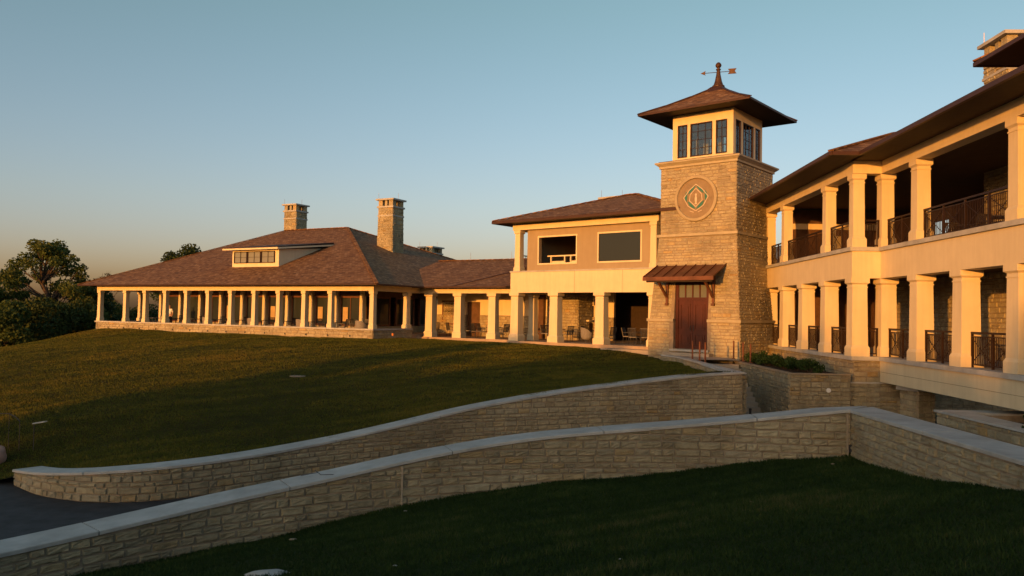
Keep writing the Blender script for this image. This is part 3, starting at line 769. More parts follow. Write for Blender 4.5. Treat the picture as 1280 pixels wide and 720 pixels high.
# thin panels coloured yellow to stand in for lit interior in the windows
M['lit_interior'] = simple('yellow_lit_interior', (.42, .30, .14), .8, .15, 2)
boxp('interior_panel', 'lit_interior', pv, *[(x + .5, x + .95, IY + .03, IY + .05, .95, 1.95) for x in (-17.55, -12.92, -8.29, -5.97)])
RFk = .366; ZE = 3.42
rp = roof_hip(pv, XL - 1.0, 1.0, -1.0, 29.6, ZE, ZE + RFk * 15.3, ((-21.6, 14.3), (-14.3, 14.3)), .08)
# dormer
dz = lambda y: ZE + RFk * (y + 1)
dm = MB(); DX0, DX1, DY = -16.0, -11.2, 3.0
dm.box(DX0, DX1, DY, DY + .2, dz(DY) - .3, 6.2); dm.hull([(DX0, DY + .2, dz(DY) - .3), (DX1, DY + .2, dz(DY) - .3), (DX1, 7.6, dz(7.6) - .1), (DX0, 7.6, dz(7.6) - .1)], [(DX0, DY + .2, 6.2), (DX1, DY + .2, 6.2), (DX1, 7.6, dz(7.6)), (DX0, 7.6, dz(7.6))])
dmo = dm.build('dormer', M['trim'], pv)
r_ = MB(); r_.hull([(DX0 - .5, DY - .5, 6.2), (DX1 + .35, DY - .5, 6.2), (DX1 + .35, 8.6, 6.9), (DX0 - .5, 8.6, 6.9)], [(DX0 - .5, DY - .5, 6.33), (DX1 + .35, DY - .5, 6.33), (DX1 + .35, 8.6, 7.12), (DX0 - .5, 8.6, 7.12)])
r_.build('dormer_roof', M['soffit'], dmo)
f_ = MB(); f_.box(DX0 - .52, DX1 + .37, DY - .54, DY - .5, 6.14, 6.26); f_.hull([(DX1 + .35, DY - .5, 6.14), (DX1 + .39, DY - .5, 6.14), (DX1 + .39, 8.6, 6.84), (DX1 + .35, 8.6, 6.84)], [(DX1 + .35, DY - .5, 6.26), (DX1 + .39, DY - .5, 6.26), (DX1 + .39, 8.6, 6.96), (DX1 + .35, 8.6, 6.96)])
f_.build('fascia', M['trim'], dmo)
wdx = (DX1 - DX0 - .7) / 3
for k in range(3):
    a = DX0 + .3 + k * (wdx + .05); window(dmo, a, a + wdx - .12, dz(DY) + .33, 6.0, DY - .06, .1, .05, 2, 2, 'bronze', 'glass_dormer', .022)
chimney(pv, -23.2, 17.2, 7.0, 11.85, 1.5, 1.5, 80)
chimney(pv, -8.3, 12.6, 5.6, 10.95, 1.45, 1.45, 90, batter=.02)
chimney(pv, -13.5, 26.2, 4.5, 8.25, 1.5, 1.8, 96)

# ---------------------------------------------------------------- LINK
lk = thing('link_wing', 'low shingled wing with four cream columns between the pavilion and the two storey block', 'building', FL.w(0, 0, 0), FL.a)
boxp('floor_slab', 'floor', lk, -7.3, 2.5, -.15, 8, -.8, 0.0)
for x in (-5.35, -2.95, -.2): column(lk, x, .35, 0, 3.0, .58, .5, .12)
boxp('beam', 'cream', lk, -7.25, 1.9, .08, .6, 3.0, 3.4)
boxp('porch_ceiling', 'ceiling', lk, -7.3, 3, .6, 8, 3.3, 3.35)
plainstone(lk, 'wainscot', FL, [((-8, 4.6), (-5.3, 4.6), 0, 1.55)], seed=101); plainstone(lk, 'wainscot', FL, [((-4.1, 4.6), (6.5, 4.6), 0, 1.55)], seed=102)
boxp('back_wall', 'cream', lk, (-8, -5.3, 4.63, 4.9, 1.55, 3.3), (-4.1, 6.5, 4.63, 4.9, 1.55, 3.3), (-5.3, -4.1, 4.63, 4.9, 2.5, 3.3))
boxp('door', 'darkwood', lk, -5.3, -4.1, 4.8, 4.86, 0, 2.5)
window(lk, -7.4, -6.2, .9, 2.5, 4.6, .12, .09, 1, 1, 'wood', 'glass')
r_ = MB(); x0, x1 = -9.5, 4.2; E0, RY, RZ = -.85, 6.8, 5.72
r_.face([(x0, E0, ZE), (x1, E0, ZE), (x1, RY, RZ), (x0, RY, RZ)]); r_.face([(x1, 14, ZE), (x0, 14, ZE), (x0, RY, RZ), (x1, RY, RZ)]); r_.face([(x1, E0, ZE), (x1, 14, ZE), (x1, RY, RZ)])
rl = r_.build('roof', M['shingle'], lk)
boxp('gutter', 'gutter', rl, -7.1, 1.5, E0 - .04, E0 + .05, ZE - .08, ZE - .01)
boxp('soffit', 'soffit', rl, -7.1, 3, E0 + .05, 1.2, ZE - .06, ZE - .03)
m = MB()
for k in range(28): m.bar((x0 + k * .5, RY, RZ + .03), (x0 + k * .5 + .48, RY, RZ + .045), .26, .05)
m.build('ridge_cap', M['shingle'], rl)
m = MB(); m.bar((-2.75, E0, ZE + .02), (1.9, RY, RZ + .02), .2, .03); m.build('valley_flashing', M['gutter'], rl)
rd = MB()
for x in (-6.5, -2.8, 0): rd.tube((x, RY, RZ), (x, RY, RZ + .6), .012)
rd.build('lightning_rod', M['rod'], rl)

# ---------------------------------------------------------------- MIDDLE BLOCK
mbk = thing('two_storey_block', 'two storey cream block with two large dark upper windows, left of the tower', 'building', FM.w(0, 0, 0), FM.a)
W_ = 10.45
boxp('floor_slab', 'floor', mbk, -.1, W_, -.12, 11, -.8, 0.0)
boxp('step', 'concrete', mbk, 7.4, W_ + .2, -.9, -.13, -.6, -.17)
for x in (.12 + .18, 3.35, 6.65): column(mbk, x, .32, 0, 3.0, .62, .56, .13)
column(mbk, 10.1, .32, 0, 3.0, .5, .56, .1)
column(mbk, .3, 2.0, 0, 3.0, .45, .45, .1); column(mbk, .3, 4.2, 0, 3.0, .45, .45, .1)
boxp('band', 'cream', mbk, (0, W_, 0, .62, 3.0, 4.28), (0, .62, .62, 8, 3.0, 4.28))
boxp('ledge', 'cap', mbk, -.05, W_, -.05, .62, 4.28, 4.36)
boxp('band_joint', 'tan', mbk, (4.9, 4.92, -.004, .02, 3.0, 4.28), (8.2, 8.22, -.004, .02, 3.0, 4.28))
boxp('porch_ceiling', 'ceiling', mbk, .62, W_, .62, 11, 3.2, 3.28)
boxp('upper_floor', 'ceiling', mbk, .3, W_, .62, 9, 4.2, 4.3)
# upper storey wall with two openings
WY = .38; w1 = (1.95, 4.75, 4.82, 6.42); w2_ = (6.35, 9.15, 4.82, 6.44)
wall_boxes = []
xs_ = [1.02, w1[0], w1[1], w2_[0], w2_[1], 9.95]
wall_boxes += [(xs_[0], xs_[1], WY, WY + .25, 4.36, 6.93), (xs_[2], xs_[3], WY, WY + .25, 4.36, 6.93), (xs_[4], xs_[5], WY, WY + .25, 4.36, 6.93)]
for w in (w1, w2_): wall_boxes += [(w[0], w[1], WY, WY + .25, 4.36, w[2]), (w[0], w[1], WY, WY + .25, w[3], 6.93)]
boxp('upper_wall', 'tan', mbk, *wall_boxes)
boxp('upper_side_wall', 'tan', mbk, (1.02, 1.27, WY + .25, 8, 4.36, 6.93))
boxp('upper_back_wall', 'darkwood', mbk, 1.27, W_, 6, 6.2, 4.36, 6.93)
# first window is open: frame with a loggia rail inside; second is glazed
f = MB()
for (a, b, c, d) in ((w1[0] - .09, w1[1] + .09, w1[3], w1[3] + .09), (w1[0] - .09, w1[1] + .09, w1[2] - .09, w1[2]), (w1[0] - .09, w1[0], w1[2], w1[3]), (w1[1], w1[1] + .09, w1[2], w1[3])): f.box(a, b, WY - .05, WY - .003, c, d)
fo = f.build('window', M['trim'], mbk, 'open upper window with a pale rail inside')
f = MB(); f.box(w1[0] + .02, w1[1] - .0, 1.2, 1.3, 5.28, 5.36); 
for x in (2.25, 3.3, 3.75, 4.7): f.box(x - .04, x + .04, 1.2, 1.3, 4.36, 5.28)
for x0_, x1_ in ((2.3, 3.25), (3.8, 4.65)): f.box(x0_, x1_, 1.22, 1.28, 4.36, 5.0)
f.build('rail', M['trim'], fo)
window(mbk, w2_[0], w2_[1], w2_[2], w2_[3], WY - .003, .1, .09, 1, 1, 'trim', 'glass')
column(mbk, .42, .32, 4.36, 6.93, .42, .42, .08); column(mbk, .42, 3.2, 4.36, 6.93, .42, .42, .08)
column(mbk, 10.1, .32, 4.36, 6.93, .4, .42, .06)
rr = MB(); rr.box(.36, .44, .5, 3.0, 5.34, 5.4)
for k in range(14): rr.box(.39, .41, .6 + k * .17, .62 + k * .17, 4.36, 5.34)
rr.build('side_railing', M['bronze'], mbk)
boxp('cornice', 'cream', mbk, (.08, W_, .05, .62, 6.93, 7.3), (.08, .62, .62, 8, 6.93, 7.3))
roof_hip(mbk, -.85, 12.2, -.9, 10.6, 7.46, 9.35, ((5.4, 4.9), (6.2, 4.9)), .16)
chimney(mbk, 1.9, 9.0, 7.6, 9.95, 1.3, 1.3, 110)
boxp('back_wall', 'cream', mbk, -3, -.42, 5.2, 5.4, 1.55, 3.2)
plainstone(mbk, 'wainscot', FM, [((-3, 5.17), (-.42, 5.17), 0, 1.55)], seed=121)
boxp('pilaster', 'darkwood', mbk, -1.55, -1.1, 4.9, 5.16, 0, 3.2)
fp = plainstone(mbk, 'fireplace', FM, [((-.4, 4.4), (2.15, 4.4), 0, 3.2), ((2.15, 4.4), (2.15, 9), 0, 3.2)], seed=122)
boxp('screen', 'steel', fp, 2.2, 2.26, 5.9, 7.2, 1.55, 2.3); boxp('hearth', 'soffit', fp, 2.2, 2.24, 5.6, 7.0, .2, 1.15); boxp('mantel', 'trim', fp, 2.2, 2.4, 5.3, 7.4, 1.25, 1.36)
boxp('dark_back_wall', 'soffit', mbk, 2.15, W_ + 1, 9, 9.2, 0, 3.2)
plainstone(mbk, 'inner_pier', FM, [((9.2, 7.5), (10.6, 7.5), 0, 2.4)], seed=125)

# ---------------------------------------------------------------- TOWER
tw = thing('clock_tower', 'square limestone entrance tower with glazed lantern, broad pyramid roof and weather vane', 'tower', FT.w(0, 0, 0), FT.a)
HX, HY = 2.13, 2.35
def grow(z): return .43 if z <= 1.5 else (.05 + (5.9 - z) / 4.4 * .33 if z < 5.9 else 0.0)
ZT0, ZT1 = -.9, 9.55
DX = (-1.08, .82); DZ = (0.02, 3.5)
st = MB()
for k in range(4):
    a = k * pi / 2; hw, hd = (HX, HY) if k % 2 == 0 else (HY, HX)
    dr = Vector((round(cos(a)), round(sin(a)), 0)); n = Vector((round(sin(a)), -round(cos(a)), 0))
    for (za, zb_) in ((ZT0, 1.42), (1.56, 5.88), (6.02, ZT1)):
        def f(s, z, e, dr=dr, n=n, hw=hw, hd=hd):
            g = grow(min(max(z, za + .1), zb_)) ; return tuple(dr * s * (hw + g) / hw + n * (hd + g + e) + Vector((0, 0, z)))
        st.blocks(f, -hw, hw, lambda s: za, lambda s: zb_, (.12, .2), (.22, .62), holes=((DX[0], DX[1], DZ[0], DZ[1]),) if k == 0 else (), seed=200 + k * 5 + int(za), zbase=za, prot=(.012, .026))
st.build('stonework', M['stone'], tw)
co = MB()
def ring(z, g): return [(-HX - g, -HY - g, z), (HX + g, -HY - g, z), (HX + g, HY + g, z), (-HX - g, HY + g, z)]
R_ = .6   # recess depth
def core(za, zb_, ga, gb):
    co.hull([(p[0], max(p[1], -HY + R_), p[2]) for p in ring(za, ga)], [(p[0], max(p[1], -HY + R_), p[2]) for p in ring(zb_, gb)])
    for xa, xb, q0, q1 in ((-9, DX[0], za, zb_), (DX[1], 9, za, zb_), (DX[0], DX[1], max(za, DZ[1]), zb_), (DX[0], DX[1], za, min(zb_, DZ[0]))):
        if q1 - q0 < .01: continue
        t0 = ga + (gb - ga) * (q0 - za) / (zb_ - za); t1 = ga + (gb - ga) * (q1 - za) / (zb_ - za)
        def cl(x, g): return max(-HX - g, min(HX + g, x))
        co.hull([(cl(xa, t0), -HY - t0, q0), (cl(xb, t0), -HY - t0, q0), (cl(xb, t0), -HY + R_, q0), (cl(xa, t0), -HY + R_, q0)],
                [(cl(xa, t1), -HY - t1, q1), (cl(xb, t1), -HY - t1, q1), (cl(xb, t1), -HY + R_, q1), (cl(xa, t1), -HY + R_, q1)])
core(ZT0, 1.5, .43, .43); core(1.5, 5.9, .38, .05); core(5.9, ZT1, 0, 0)
co.build('mortar_core', M['mortar'], tw)
M['buff'] = simple('buff_cast_stone', (.38, .34, .245), .85, .12, 3, bumps=.2)
for b_ in ((-HX - .5, DX[0], -HY - .5, -HY + .1, 1.42, 1.56), (DX[1], HX + .5, -HY - .5, -HY + .1, 1.42, 1.56), (HX - .1, HX + .5, -HY + .1, HY + .5, 1.42, 1.56), (-HX - .5, -HX + .1, -HY + .1, HY + .5, 1.42, 1.56), (-HX - .14, HX + .14, -HY - .14, HY + .14, 5.88, 6.02)):
    boxp('string_course', 'buff', tw, *b_)
sc = MB(); sc.box(-HX - .08, HX + .08, -HY - .08, HY + .08, ZT1, ZT1 + .12, .5); sc.frus((-HX - .1, HX + .1, -HY - .1, HY + .1), (-HX - .24, HX + .24, -HY - .24, HY + .24), ZT1 + .12, ZT1 + .24, .5); sc.box(-HX - .26, HX + .26, -HY - .26, HY + .26, ZT1 + .24, ZT1 + .32, .5)
sc.build('cornice', M['buff'], tw)
boxp('roof_curb', 'gutter', tw, -HX - .1, HX + .1, -HY - .1, HY + .1, ZT1 + .32, ZT1 + .38)
# door in the recess
dy = -HY - .14
dr_ = thing  # keep name free
df = MB(); df.box(DX[0], DX[1], dy - .06, dy + .1, 3.34, 3.5); df.box(DX[0], DX[0] + .14, dy - .06, dy + .1, .02, 3.34); df.box(DX[1] - .14, DX[1], dy - .06, dy + .1, .02, 3.34); df.box(DX[0] + .14, DX[1] - .14, dy - .05, dy + .1, 2.55, 2.68)
M['door'] = simple('mahogany_door', (.065, .014, .007), .45, .2, 3)
dfo = df.build('door_frame', M['door'], tw)
tl_ = MB(); tp = MB(); x0_, x1_ = DX[0] + .14, DX[1] - .14
for k in range(5):
    x = x0_ + (x1_ - x0_) * k / 4; tl_.box(x - .035, x + .035, dy - .04, dy + .04, 2.68, 3.34)
tlo = tl_.build('transom_bar', M['door'], dfo); 
tp.box(x0_, x1_, dy + .0, dy + .02, 2.68, 3.34); tp.build('transom_pane', M['glass_sky'], dfo)
for x0d, x1d in ((x0_, (x0_ + x1_) / 2 - .006), ((x0_ + x1_) / 2 + .006, x1_)):
    d = MB(); d.box(x0d, x1d, dy, dy + .06, .02, 2.55)
    for (a, b) in ((.22, .78), (1.0, 2.35)):
        w_ = .045
        for q_ in ((x0d + .12, x1d - .12, a, a + w_), (x0d + .12, x1d - .12, b - w_, b), (x0d + .12, x0d + .12 + w_, a + w_, b - w_), (x1d - .12 - w_, x1d - .12, a + w_, b - w_)): d.box(q_[0], q_[1], dy - .035, dy - .002, q_[2], q_[3])
        d.box(x0d + .24, x1d - .24, dy - .03, dy - .002, a + .12, b - .12)
    dd = d.build('door', M['door'], tw)
    h = MB(); hx = x1d - .07 if x0d == x0_ else x0d + .07; h.tube((hx, dy - .07, .95), (hx, dy - .07, 1.25), .016); h.tube((hx, dy - .07, 1.0), (hx, dy, 1.0), .01); h.tube((hx, dy - .07, 1.2), (hx, dy, 1.2), .01)
    h.build('handle', M['steel'], dd)
boxp('door_sill', 'cap', tw, DX[0] - .15, DX[1] + .15, -HY - .62, -HY - .1 + .15, -.1, .0)
boxp('door_step', 'concrete', tw, DX[0] - .35, DX[1] + .35, -HY - .95, -HY - .45, -.5, -.16)
# copper awning
aw = MB(); A0, A1 = -2.05, 1.6; AY0 = -HY - 1.7; AY1 = -HY - .2; AZ0, AZ1 = 3.62, 4.3
aw.hull([(A0 - .12, AY0, AZ0), (A1 + .12, AY0, AZ0), (A1 + .12, AY1, AZ1), (A0 - .12, AY1, AZ1)], [(A0 - .12, AY0, AZ0 + .05), (A1 + .12, AY0, AZ0 + .05), (A1 + .12, AY1, AZ1 + .05), (A0 - .12, AY1, AZ1 + .05)])
for k in range(8):
    x = A0 - .12 + (A1 - A0 + .24) * k / 7; aw.bar((x, AY0, AZ0 + .075), (x, AY1, AZ1 + .075), .035, .06)
aw.box(A0 - .14, A1 + .14, AY0 - .03, AY0 + .03, AZ0 - .12, AZ0 + .07)
awo = aw.build('awning', M['copper'], tw)
br = MB(); br.box(A0, A1, AY0 + .1, AY0 + .2, AZ0 - .2, AZ0 - .06)
br.build('awning_beam', M['soffit'], awo)
for x in (A0 + .55, A1 - .5):
    b = MB(); b.box(x - .06, x + .06, -HY - .42, -HY - .24, 2.35, 3.75); b.bar((x, -HY - .4, AZ0 + .02), (x, AY0 + .12, AZ0 - .08), .11, .14); b.bar((x, -HY - .42, 2.7), (x, AY0 + .35, AZ0 - .12), .1, .12)
    b.box(x - .08, x + .08, -HY - .48, -HY - .24, 2.25, 2.38)
    b.build('bracket', M['wood'], awo)
# medallion
def disc(m, cx, cz, r, y0, y1, n=40, r2=None):
    r2 = r if r2 is None else r2
    m.hull([(cx + r * cos(2 * pi * k / n), y0, cz + r * sin(2 * pi * k / n)) for k in range(n)], [(cx + r2 * cos(2 * pi * k / n), y1, cz + r2 * sin(2 * pi * k / n)) for k in range(n)])
mx_, mz_ = -.06, 7.83
me = MB(); n = 48
for k in range(n):
    a, b = 2 * pi * k / n, 2 * pi * (k + 1) / n
    def pq(r, y, t): return (mx_ + r * cos(t), y, mz_ + r * sin(t))
    y1 = -HY - .14; y0 = -HY + .02
    for (ra, ya, rb, yb) in ((1.2, y0, 1.2, y1 + .03), (1.2, y1 + .03, 1.17, y1), (1.17, y1, 1.05, y1), (1.05, y1, 1.02, y1 + .1)):
        me.face([pq(ra, ya, a), pq(rb, yb, a), pq(rb, yb, b), pq(ra, ya, b)], .5)
mdo = me.build('medallion', M['trim'] if False else simple('buff_stone_ring', (.36, .31, .21), .85, .1, 3), tw, 'round buff medallion with a teal diamond wreath')
dd = MB(); disc(dd, mx_, mz_, 1.03, -HY - .02, -HY - .045); dd.build('medallion_face', M['disc'], mdo)
lf = MB(); yl = -HY - .06
def leafshape(p0, p1, w, bow):
    p0 = Vector(p0); p1 = Vector(p1); d = p1 - p0; nn = Vector((-d.y, d.x)).normalized(); pts = []
    K = 7
    for i in range(K + 1): t = i / K; pts.append(p0 + d * t + nn * (bow * sin(pi * t) + w * sin(pi * t) ** .8))
    for i in range(K, -1, -1): t = i / K; pts.append(p0 + d * t + nn * (bow * sin(pi * t) - w * sin(pi * t) ** .8))
    f = [(mx_ + p.x, yl, mz_ + p.y) for p in pts[:-1]]; return [(q[0], -HY - .046, q[2]) for q in f], f
S = 1.05
for sx in (-1, 1):
    for a, b in (((.03, .62), (.42, .22)), ((.5, .36), (.52, -.16)), ((.44, -.12), (.02, -.52))):
        A_, B_ = leafshape((a[0] * sx * S, a[1] * S), (b[0] * sx * S, b[1] * S), .075, .03 * sx); lf.hull(A_, B_)
lf.build('medallion_wreath', M['teal'], mdo)
ol = MB()
for sx in (-1, 1):
    for a, b in (((.0, .70), (.36, .42)), ((.36, .42), (.66, .06)), ((.66, .06), (.42, -.36)), ((.42, -.36), (.0, -.62)), ((0, .5), (.30, .2)), ((.30, .2), (.34, -.1)), ((.34, -.1), (0, -.42))):
        ol.bar((mx_ + a[0] * sx * S, yl + .003, mz_ + a[1] * S), (mx_ + b[0] * sx * S, yl + .003, mz_ + b[1] * S), .02, .035)
prof = [(.02, .26), (.055, .2), (.03, .12), (.06, .02), (.06, -.1), (.03, -.22), (.08, -.3)]
for s0_, s1_ in zip(prof, prof[1:]):
    ol.hull([(mx_ - s1_[0], -HY - .046, mz_ + s1_[1]), (mx_ + s1_[0], -HY - .046, mz_ + s1_[1]), (mx_ + s0_[0], -HY - .046, mz_ + s0_[1]), (mx_ - s0_[0], -HY - .046, mz_ + s0_[1])],
            [(mx_ - s1_[0], yl, mz_ + s1_[1]), (mx_ + s1_[0], yl, mz_ + s1_[1]), (mx_ + s0_[0], yl, mz_ + s0_[1]), (mx_ - s0_[0], yl, mz_ + s0_[1])])
for sx in (-1, 1): ol.bar((mx_ + .12 * sx, yl, mz_ - .72), (mx_ + .34 * sx, yl, mz_ - .64), .02, .03)
ol.build('medallion_outline', simple('pale_relief', (.55, .47, .38), .8, .05), mdo)
# lantern
LX, LY, L0, L1 = 1.72, 1.86, 9.92, 12.45
lt = MB()
wins_f = [(-1.43, -.86), (-.69, .57), (.76, 1.39)]
wins_s = [(-1.56, -.93), (-.66, .66), (.93, 1.56)]
WZ0, WZ1 = 10.14, 11.9
def wallwith(m, face):
    hw, hd, wins = (LX, LY, wins_f) if face in (0, 2) else (LY, LX, wins_s)
    a = face * pi / 2; dr = Vector((round(cos(a)), round(sin(a)), 0)); n = Vector((round(sin(a)), -round(cos(a)), 0)); th = .14
    e = 0 if face in (0, 2) else -th
    def bb(x0, x1, z0, z1):
        q = [dr * x0 + n * hd, dr * x1 + n * hd, dr * x1 + n * (hd - th), dr * x0 + n * (hd - th)]
        m.hull([p + Vector((0, 0, z0)) for p in q], [p + Vector((0, 0, z1)) for p in q])
    W0, W1 = -hw - e, hw + e
    bb(W0, W1, L0, WZ0); bb(W0, W1, WZ1, L1)
    xs = [W0] + [v for w in wins for v in w] + [W1]
    for k in range(0, len(xs), 2): bb(xs[k], xs[k + 1], WZ0, WZ1)
    return dr, n, hd, wins
lo_ = None; info = []
for k in range(4): info.append(wallwith(lt, k))
lto = lt.build('lantern', M['cream'], tw)
for k, (dr, n, hd, wins) in enumerate(info):
    for (a, b) in wins:
        cols = 2 if b - a < .8 else 3
        f = MB(); g = MB(); y = hd - .03
        def pp_(x, d, z): return dr * x + n * d + Vector((0, 0, z))
        def bb(m, x0, x1, z0, z1, d0, d1):
            q = [(x0, d0), (x1, d0), (x1, d1), (x0, d1)]; m.hull([pp_(u, v, z0) for u, v in q], [pp_(u, v, z1) for u, v in q])
        fw = .06
        bb(f, a, b, WZ0, WZ0 + fw, hd + .01, hd - .1); bb(f, a, b, WZ1 - fw, WZ1, hd + .01, hd - .1); bb(f, a, a + fw, WZ0 + fw, WZ1 - fw, hd + .01, hd - .1); bb(f, b - fw, b, WZ0 + fw, WZ1 - fw, hd + .01, hd - .1)
        for i in range(1, cols): x = a + (b - a) * i / cols; bb(f, x - .013, x + .013, WZ0 + fw, WZ1 - fw, hd - .02, hd - .07)
        for i in range(1, 4): z = WZ0 + (WZ1 - WZ0) * i / 4; bb(f, a + fw, b - fw, z - .012, z + .012, hd - .022, hd - .068)
        bb(g, a + fw - .005, b - fw + .005, WZ0 + fw - .005, WZ1 - fw + .005, hd - .044, hd - .05)
        w = f.build('window', M['bronze'], lto); g.build('pane', M['clear'], w)
boxp('lantern_floor', 'trim', lto, -LX + .14, LX - .14, -LY + .14, LY - .14, L0, L0 + .1)
# pyramid roof with flare
TE = 3.15; ze = 12.5
rf = MB(); rings = [(TE, ze), (2.1, ze + .5), (1.1, ze + 1.06), (.42, ze + 1.48)]
for (a, za), (b, zb_) in zip(rings, rings[1:]):
    A_ = [(-a, -a, za), (a, -a, za), (a, a, za), (-a, a, za)]; B_ = [(-b, -b, zb_), (b, -b, zb_), (b, b, zb_), (-b, b, zb_)]
    for k in range(4): rf.face([A_[k], A_[(k + 1) % 4], B_[(k + 1) % 4], B_[k]])
rt = rf.build('roof', M['shingle'], tw)
g = MB()
for k in range(4):
    a = k * pi / 2; d = Vector((cos(a), sin(a), 0)); n = Vector((sin(a), -cos(a), 0))
    q = [d * -TE + n * TE, d * TE + n * TE, d * TE + n * (TE - .05), d * -TE + n * (TE - .05)]
    g.hull([p + Vector((0, 0, ze - .1)) for p in q], [p + Vector((0, 0, ze - .01)) for p in q])
    for (ra, za), (rb, zb_) in zip(rings, rings[1:]):
        c, s = (1, 1, -1, -1)[k], (-1, 1, 1, -1)[k]; g.bar((ra * c, ra * s, za + .02), (rb * c, rb * s, zb_ + .03), .18, .05)
g.build('gutter', M['gutter'], rt)
s = MB(); a = TE - .04; A_ = [(-a, -a, ze - .08), (a, -a, ze - .08), (a, a, ze - .08), (-a, a, ze - .08)]; b = 1.9; B_ = [(-b, -b, ze - .03), (b, -b, ze - .03), (b, b, ze - .03), (-b, b, ze - .03)]
for k in range(4): s.face([A_[(k + 1) % 4], A_[k], B_[k], B_[(k + 1) % 4]])
s.face(B_[::-1]); s.build('soffit', M['soffit'], rt)
c = MB(); c.frus((-.62, .62, -.62, .62), (-.3, .3, -.3, .3), ze + 1.36, ze + 1.68); c.build('roof_cap', M['gutter'], rt)
fn = MB(); z = ze + 1.66
fn.lathe([(.34, z), (.34, z + .08), (.26, z + .14), (.19, z + .35), (.12, z + .7), (.09, z + .95), (.13, z + .97), (.13, z + 1.02), (.07, z + 1.04), (.08, z + 1.08), (.14, z + 1.14), (.165, z + 1.22), (.14, z + 1.3), (.08, z + 1.37), (.01, z + 1.4)], n=16)
fno = fn.build('finial', M['dark_copper'], tw, smooth=False)
va = MB(); zv = z + .85
vd = Vector((cos(.35), sin(.35), 0)); vn = Vector((-vd.y, vd.x, 0))
va.tube(tuple(vd * -.75 + Vector((0, 0, zv))), tuple(vd * .8 + Vector((0, 0, zv))), .018)
def plate(pts, th=.02):
    A_ = [tuple(vd * x + vn * -th + Vector((0, 0, zv + y))) for x, y in pts]; B_ = [tuple(vd * x + vn * th + Vector((0, 0, zv + y))) for x, y in pts]; va.hull(A_, B_)
plate([(-.95, 0), (-.68, .12), (-.72, 0), (-.68, -.12)]); plate([(.5, .14), (.95, .14), (.86, 0), (.95, -.14), (.5, -.14), (.6, 0)])
va.build('weather_vane', M['dark_copper'], fno)

# ---------------------------------------------------------------- RIGHT WING
rw = thing('balcony_wing', 'two storey cream wing with railed balconies and rows of square columns on the right', 'building', FR.w(0, 0, 0), FR.a)
XA = -12.75; XB = 20; JY = 1.07
plainstone(rw, 'base_wall', FR, [((XA, .1), (-.02, .1), -3.1, .13), ((-.02, .1), (-.02, 1.1), -3.1, .13)], seed=140, mat='stone_wall')
boxp('floor_slab', 'cap', rw, (XA, .1, -.02, 9, .13, .28), (.1, XB, JY - .08, 9, .13, .28))
boxp('ground_fascia', 'cream', rw, (0, XB, JY, JY + .4, -.67, .13))
boxp('ground_fascia_joint', 'tan', rw, (0, XB, JY - .006, JY + .05, -.30, -.285))
boxp('bridge_soffit', 'ceiling', rw, (0.02, XB, JY + .4, 9, -.5, .12))
boxp('band', 'cream', rw, (XA, 0, 0.02, .6, 3.27, 4.31), (-.4, 0, .6, JY + .02, 3.27, 4.31), (0.0, XB, JY + .02, JY + .6, 3.27, 4.31))
boxp('balcony_slab', 'cap', rw, (XA, .1, -.08, 9, 4.31, 4.46), (.1, XB, JY - .08, 9, 4.31, 4.46))
boxp('lower_ceiling', 'ceiling', rw, (XA, -.4, .6, 9, 3.5, 3.6), (-.4, XB, JY + .6, 9, 3.5, 3.6))
colA = [-12.43, -9.45, -6.42, -3.39, -.33]; colB = [-.33, 2.62, 5.63, 8.62, 11.6, 14.6, 17.6]
for x in colA: column(rw, x, .34, .28, 3.27, .6, .6, .09, taper=.92)
for x in colB: column(rw, x, JY + .36, .28, 3.27, .6, .6, .09, taper=.92)
for x in (colA[0], colA[1], colA[3], colA[4]): column(rw, x, .32, 4.46, 7.3, .44, .44, .1, taper=.95)
for x in (colB[0], colB[1], colB[3], colB[5]): column(rw, x, JY + .34, 4.46, 7.3, .48, .48, .1, taper=.95)
boxp('upper_beam', 'cream', rw, (XA, 0, .05, .55, 7.3, 7.78), (-.45, 0, .55, JY + .05, 7.3, 7.78), (0.0, XB, JY + .05, JY + .55, 7.3, 7.78))
boxp('upper_ceiling', 'ceiling', rw, (XA, -.45, .55, 12, 7.55, 7.6), (-.45, XB, JY + .55, 12, 7.55, 7.6))
plainstone(rw, 'lower_back_wall', FR, [((-9, 4.8), (9.6, 4.8), .28, 3.5)], seed=150, holes=((3.2, 5.4, .28, 2.9), (7.2, 8.8, .28, 2.9), (12.0, 13.2, .28, 2.9), (16.2, 18.4, .28, 2.9)))
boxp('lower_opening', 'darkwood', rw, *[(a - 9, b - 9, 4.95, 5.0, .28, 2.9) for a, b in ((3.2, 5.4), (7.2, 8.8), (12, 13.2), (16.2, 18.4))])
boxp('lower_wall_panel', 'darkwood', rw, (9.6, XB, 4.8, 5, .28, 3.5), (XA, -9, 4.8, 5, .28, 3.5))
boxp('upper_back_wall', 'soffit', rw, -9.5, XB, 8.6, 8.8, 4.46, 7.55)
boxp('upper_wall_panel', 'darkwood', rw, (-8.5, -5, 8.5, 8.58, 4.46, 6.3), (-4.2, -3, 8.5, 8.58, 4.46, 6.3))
boxp('far_beam', 'cream', rw, (XA, -9.6, 8.5, 8.9, 6.9, 7.5))
for x in (-12.4, -9.8): boxp('far_column', 'cream', rw, x - .2, x + .2, 8.5, 8.9, 4.46, 6.9)
ch = chimney(rw, -.3, 6.5, 4.46, 12.65, 1.6, 1.9, 160)
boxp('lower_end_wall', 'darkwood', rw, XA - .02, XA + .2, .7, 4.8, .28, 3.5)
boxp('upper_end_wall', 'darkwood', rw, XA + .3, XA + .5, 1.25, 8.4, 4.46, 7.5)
boxp('upper_end_beam', 'cream', rw, XA + .52, XA + .6, 1.3, 6, 6.45, 6.75)
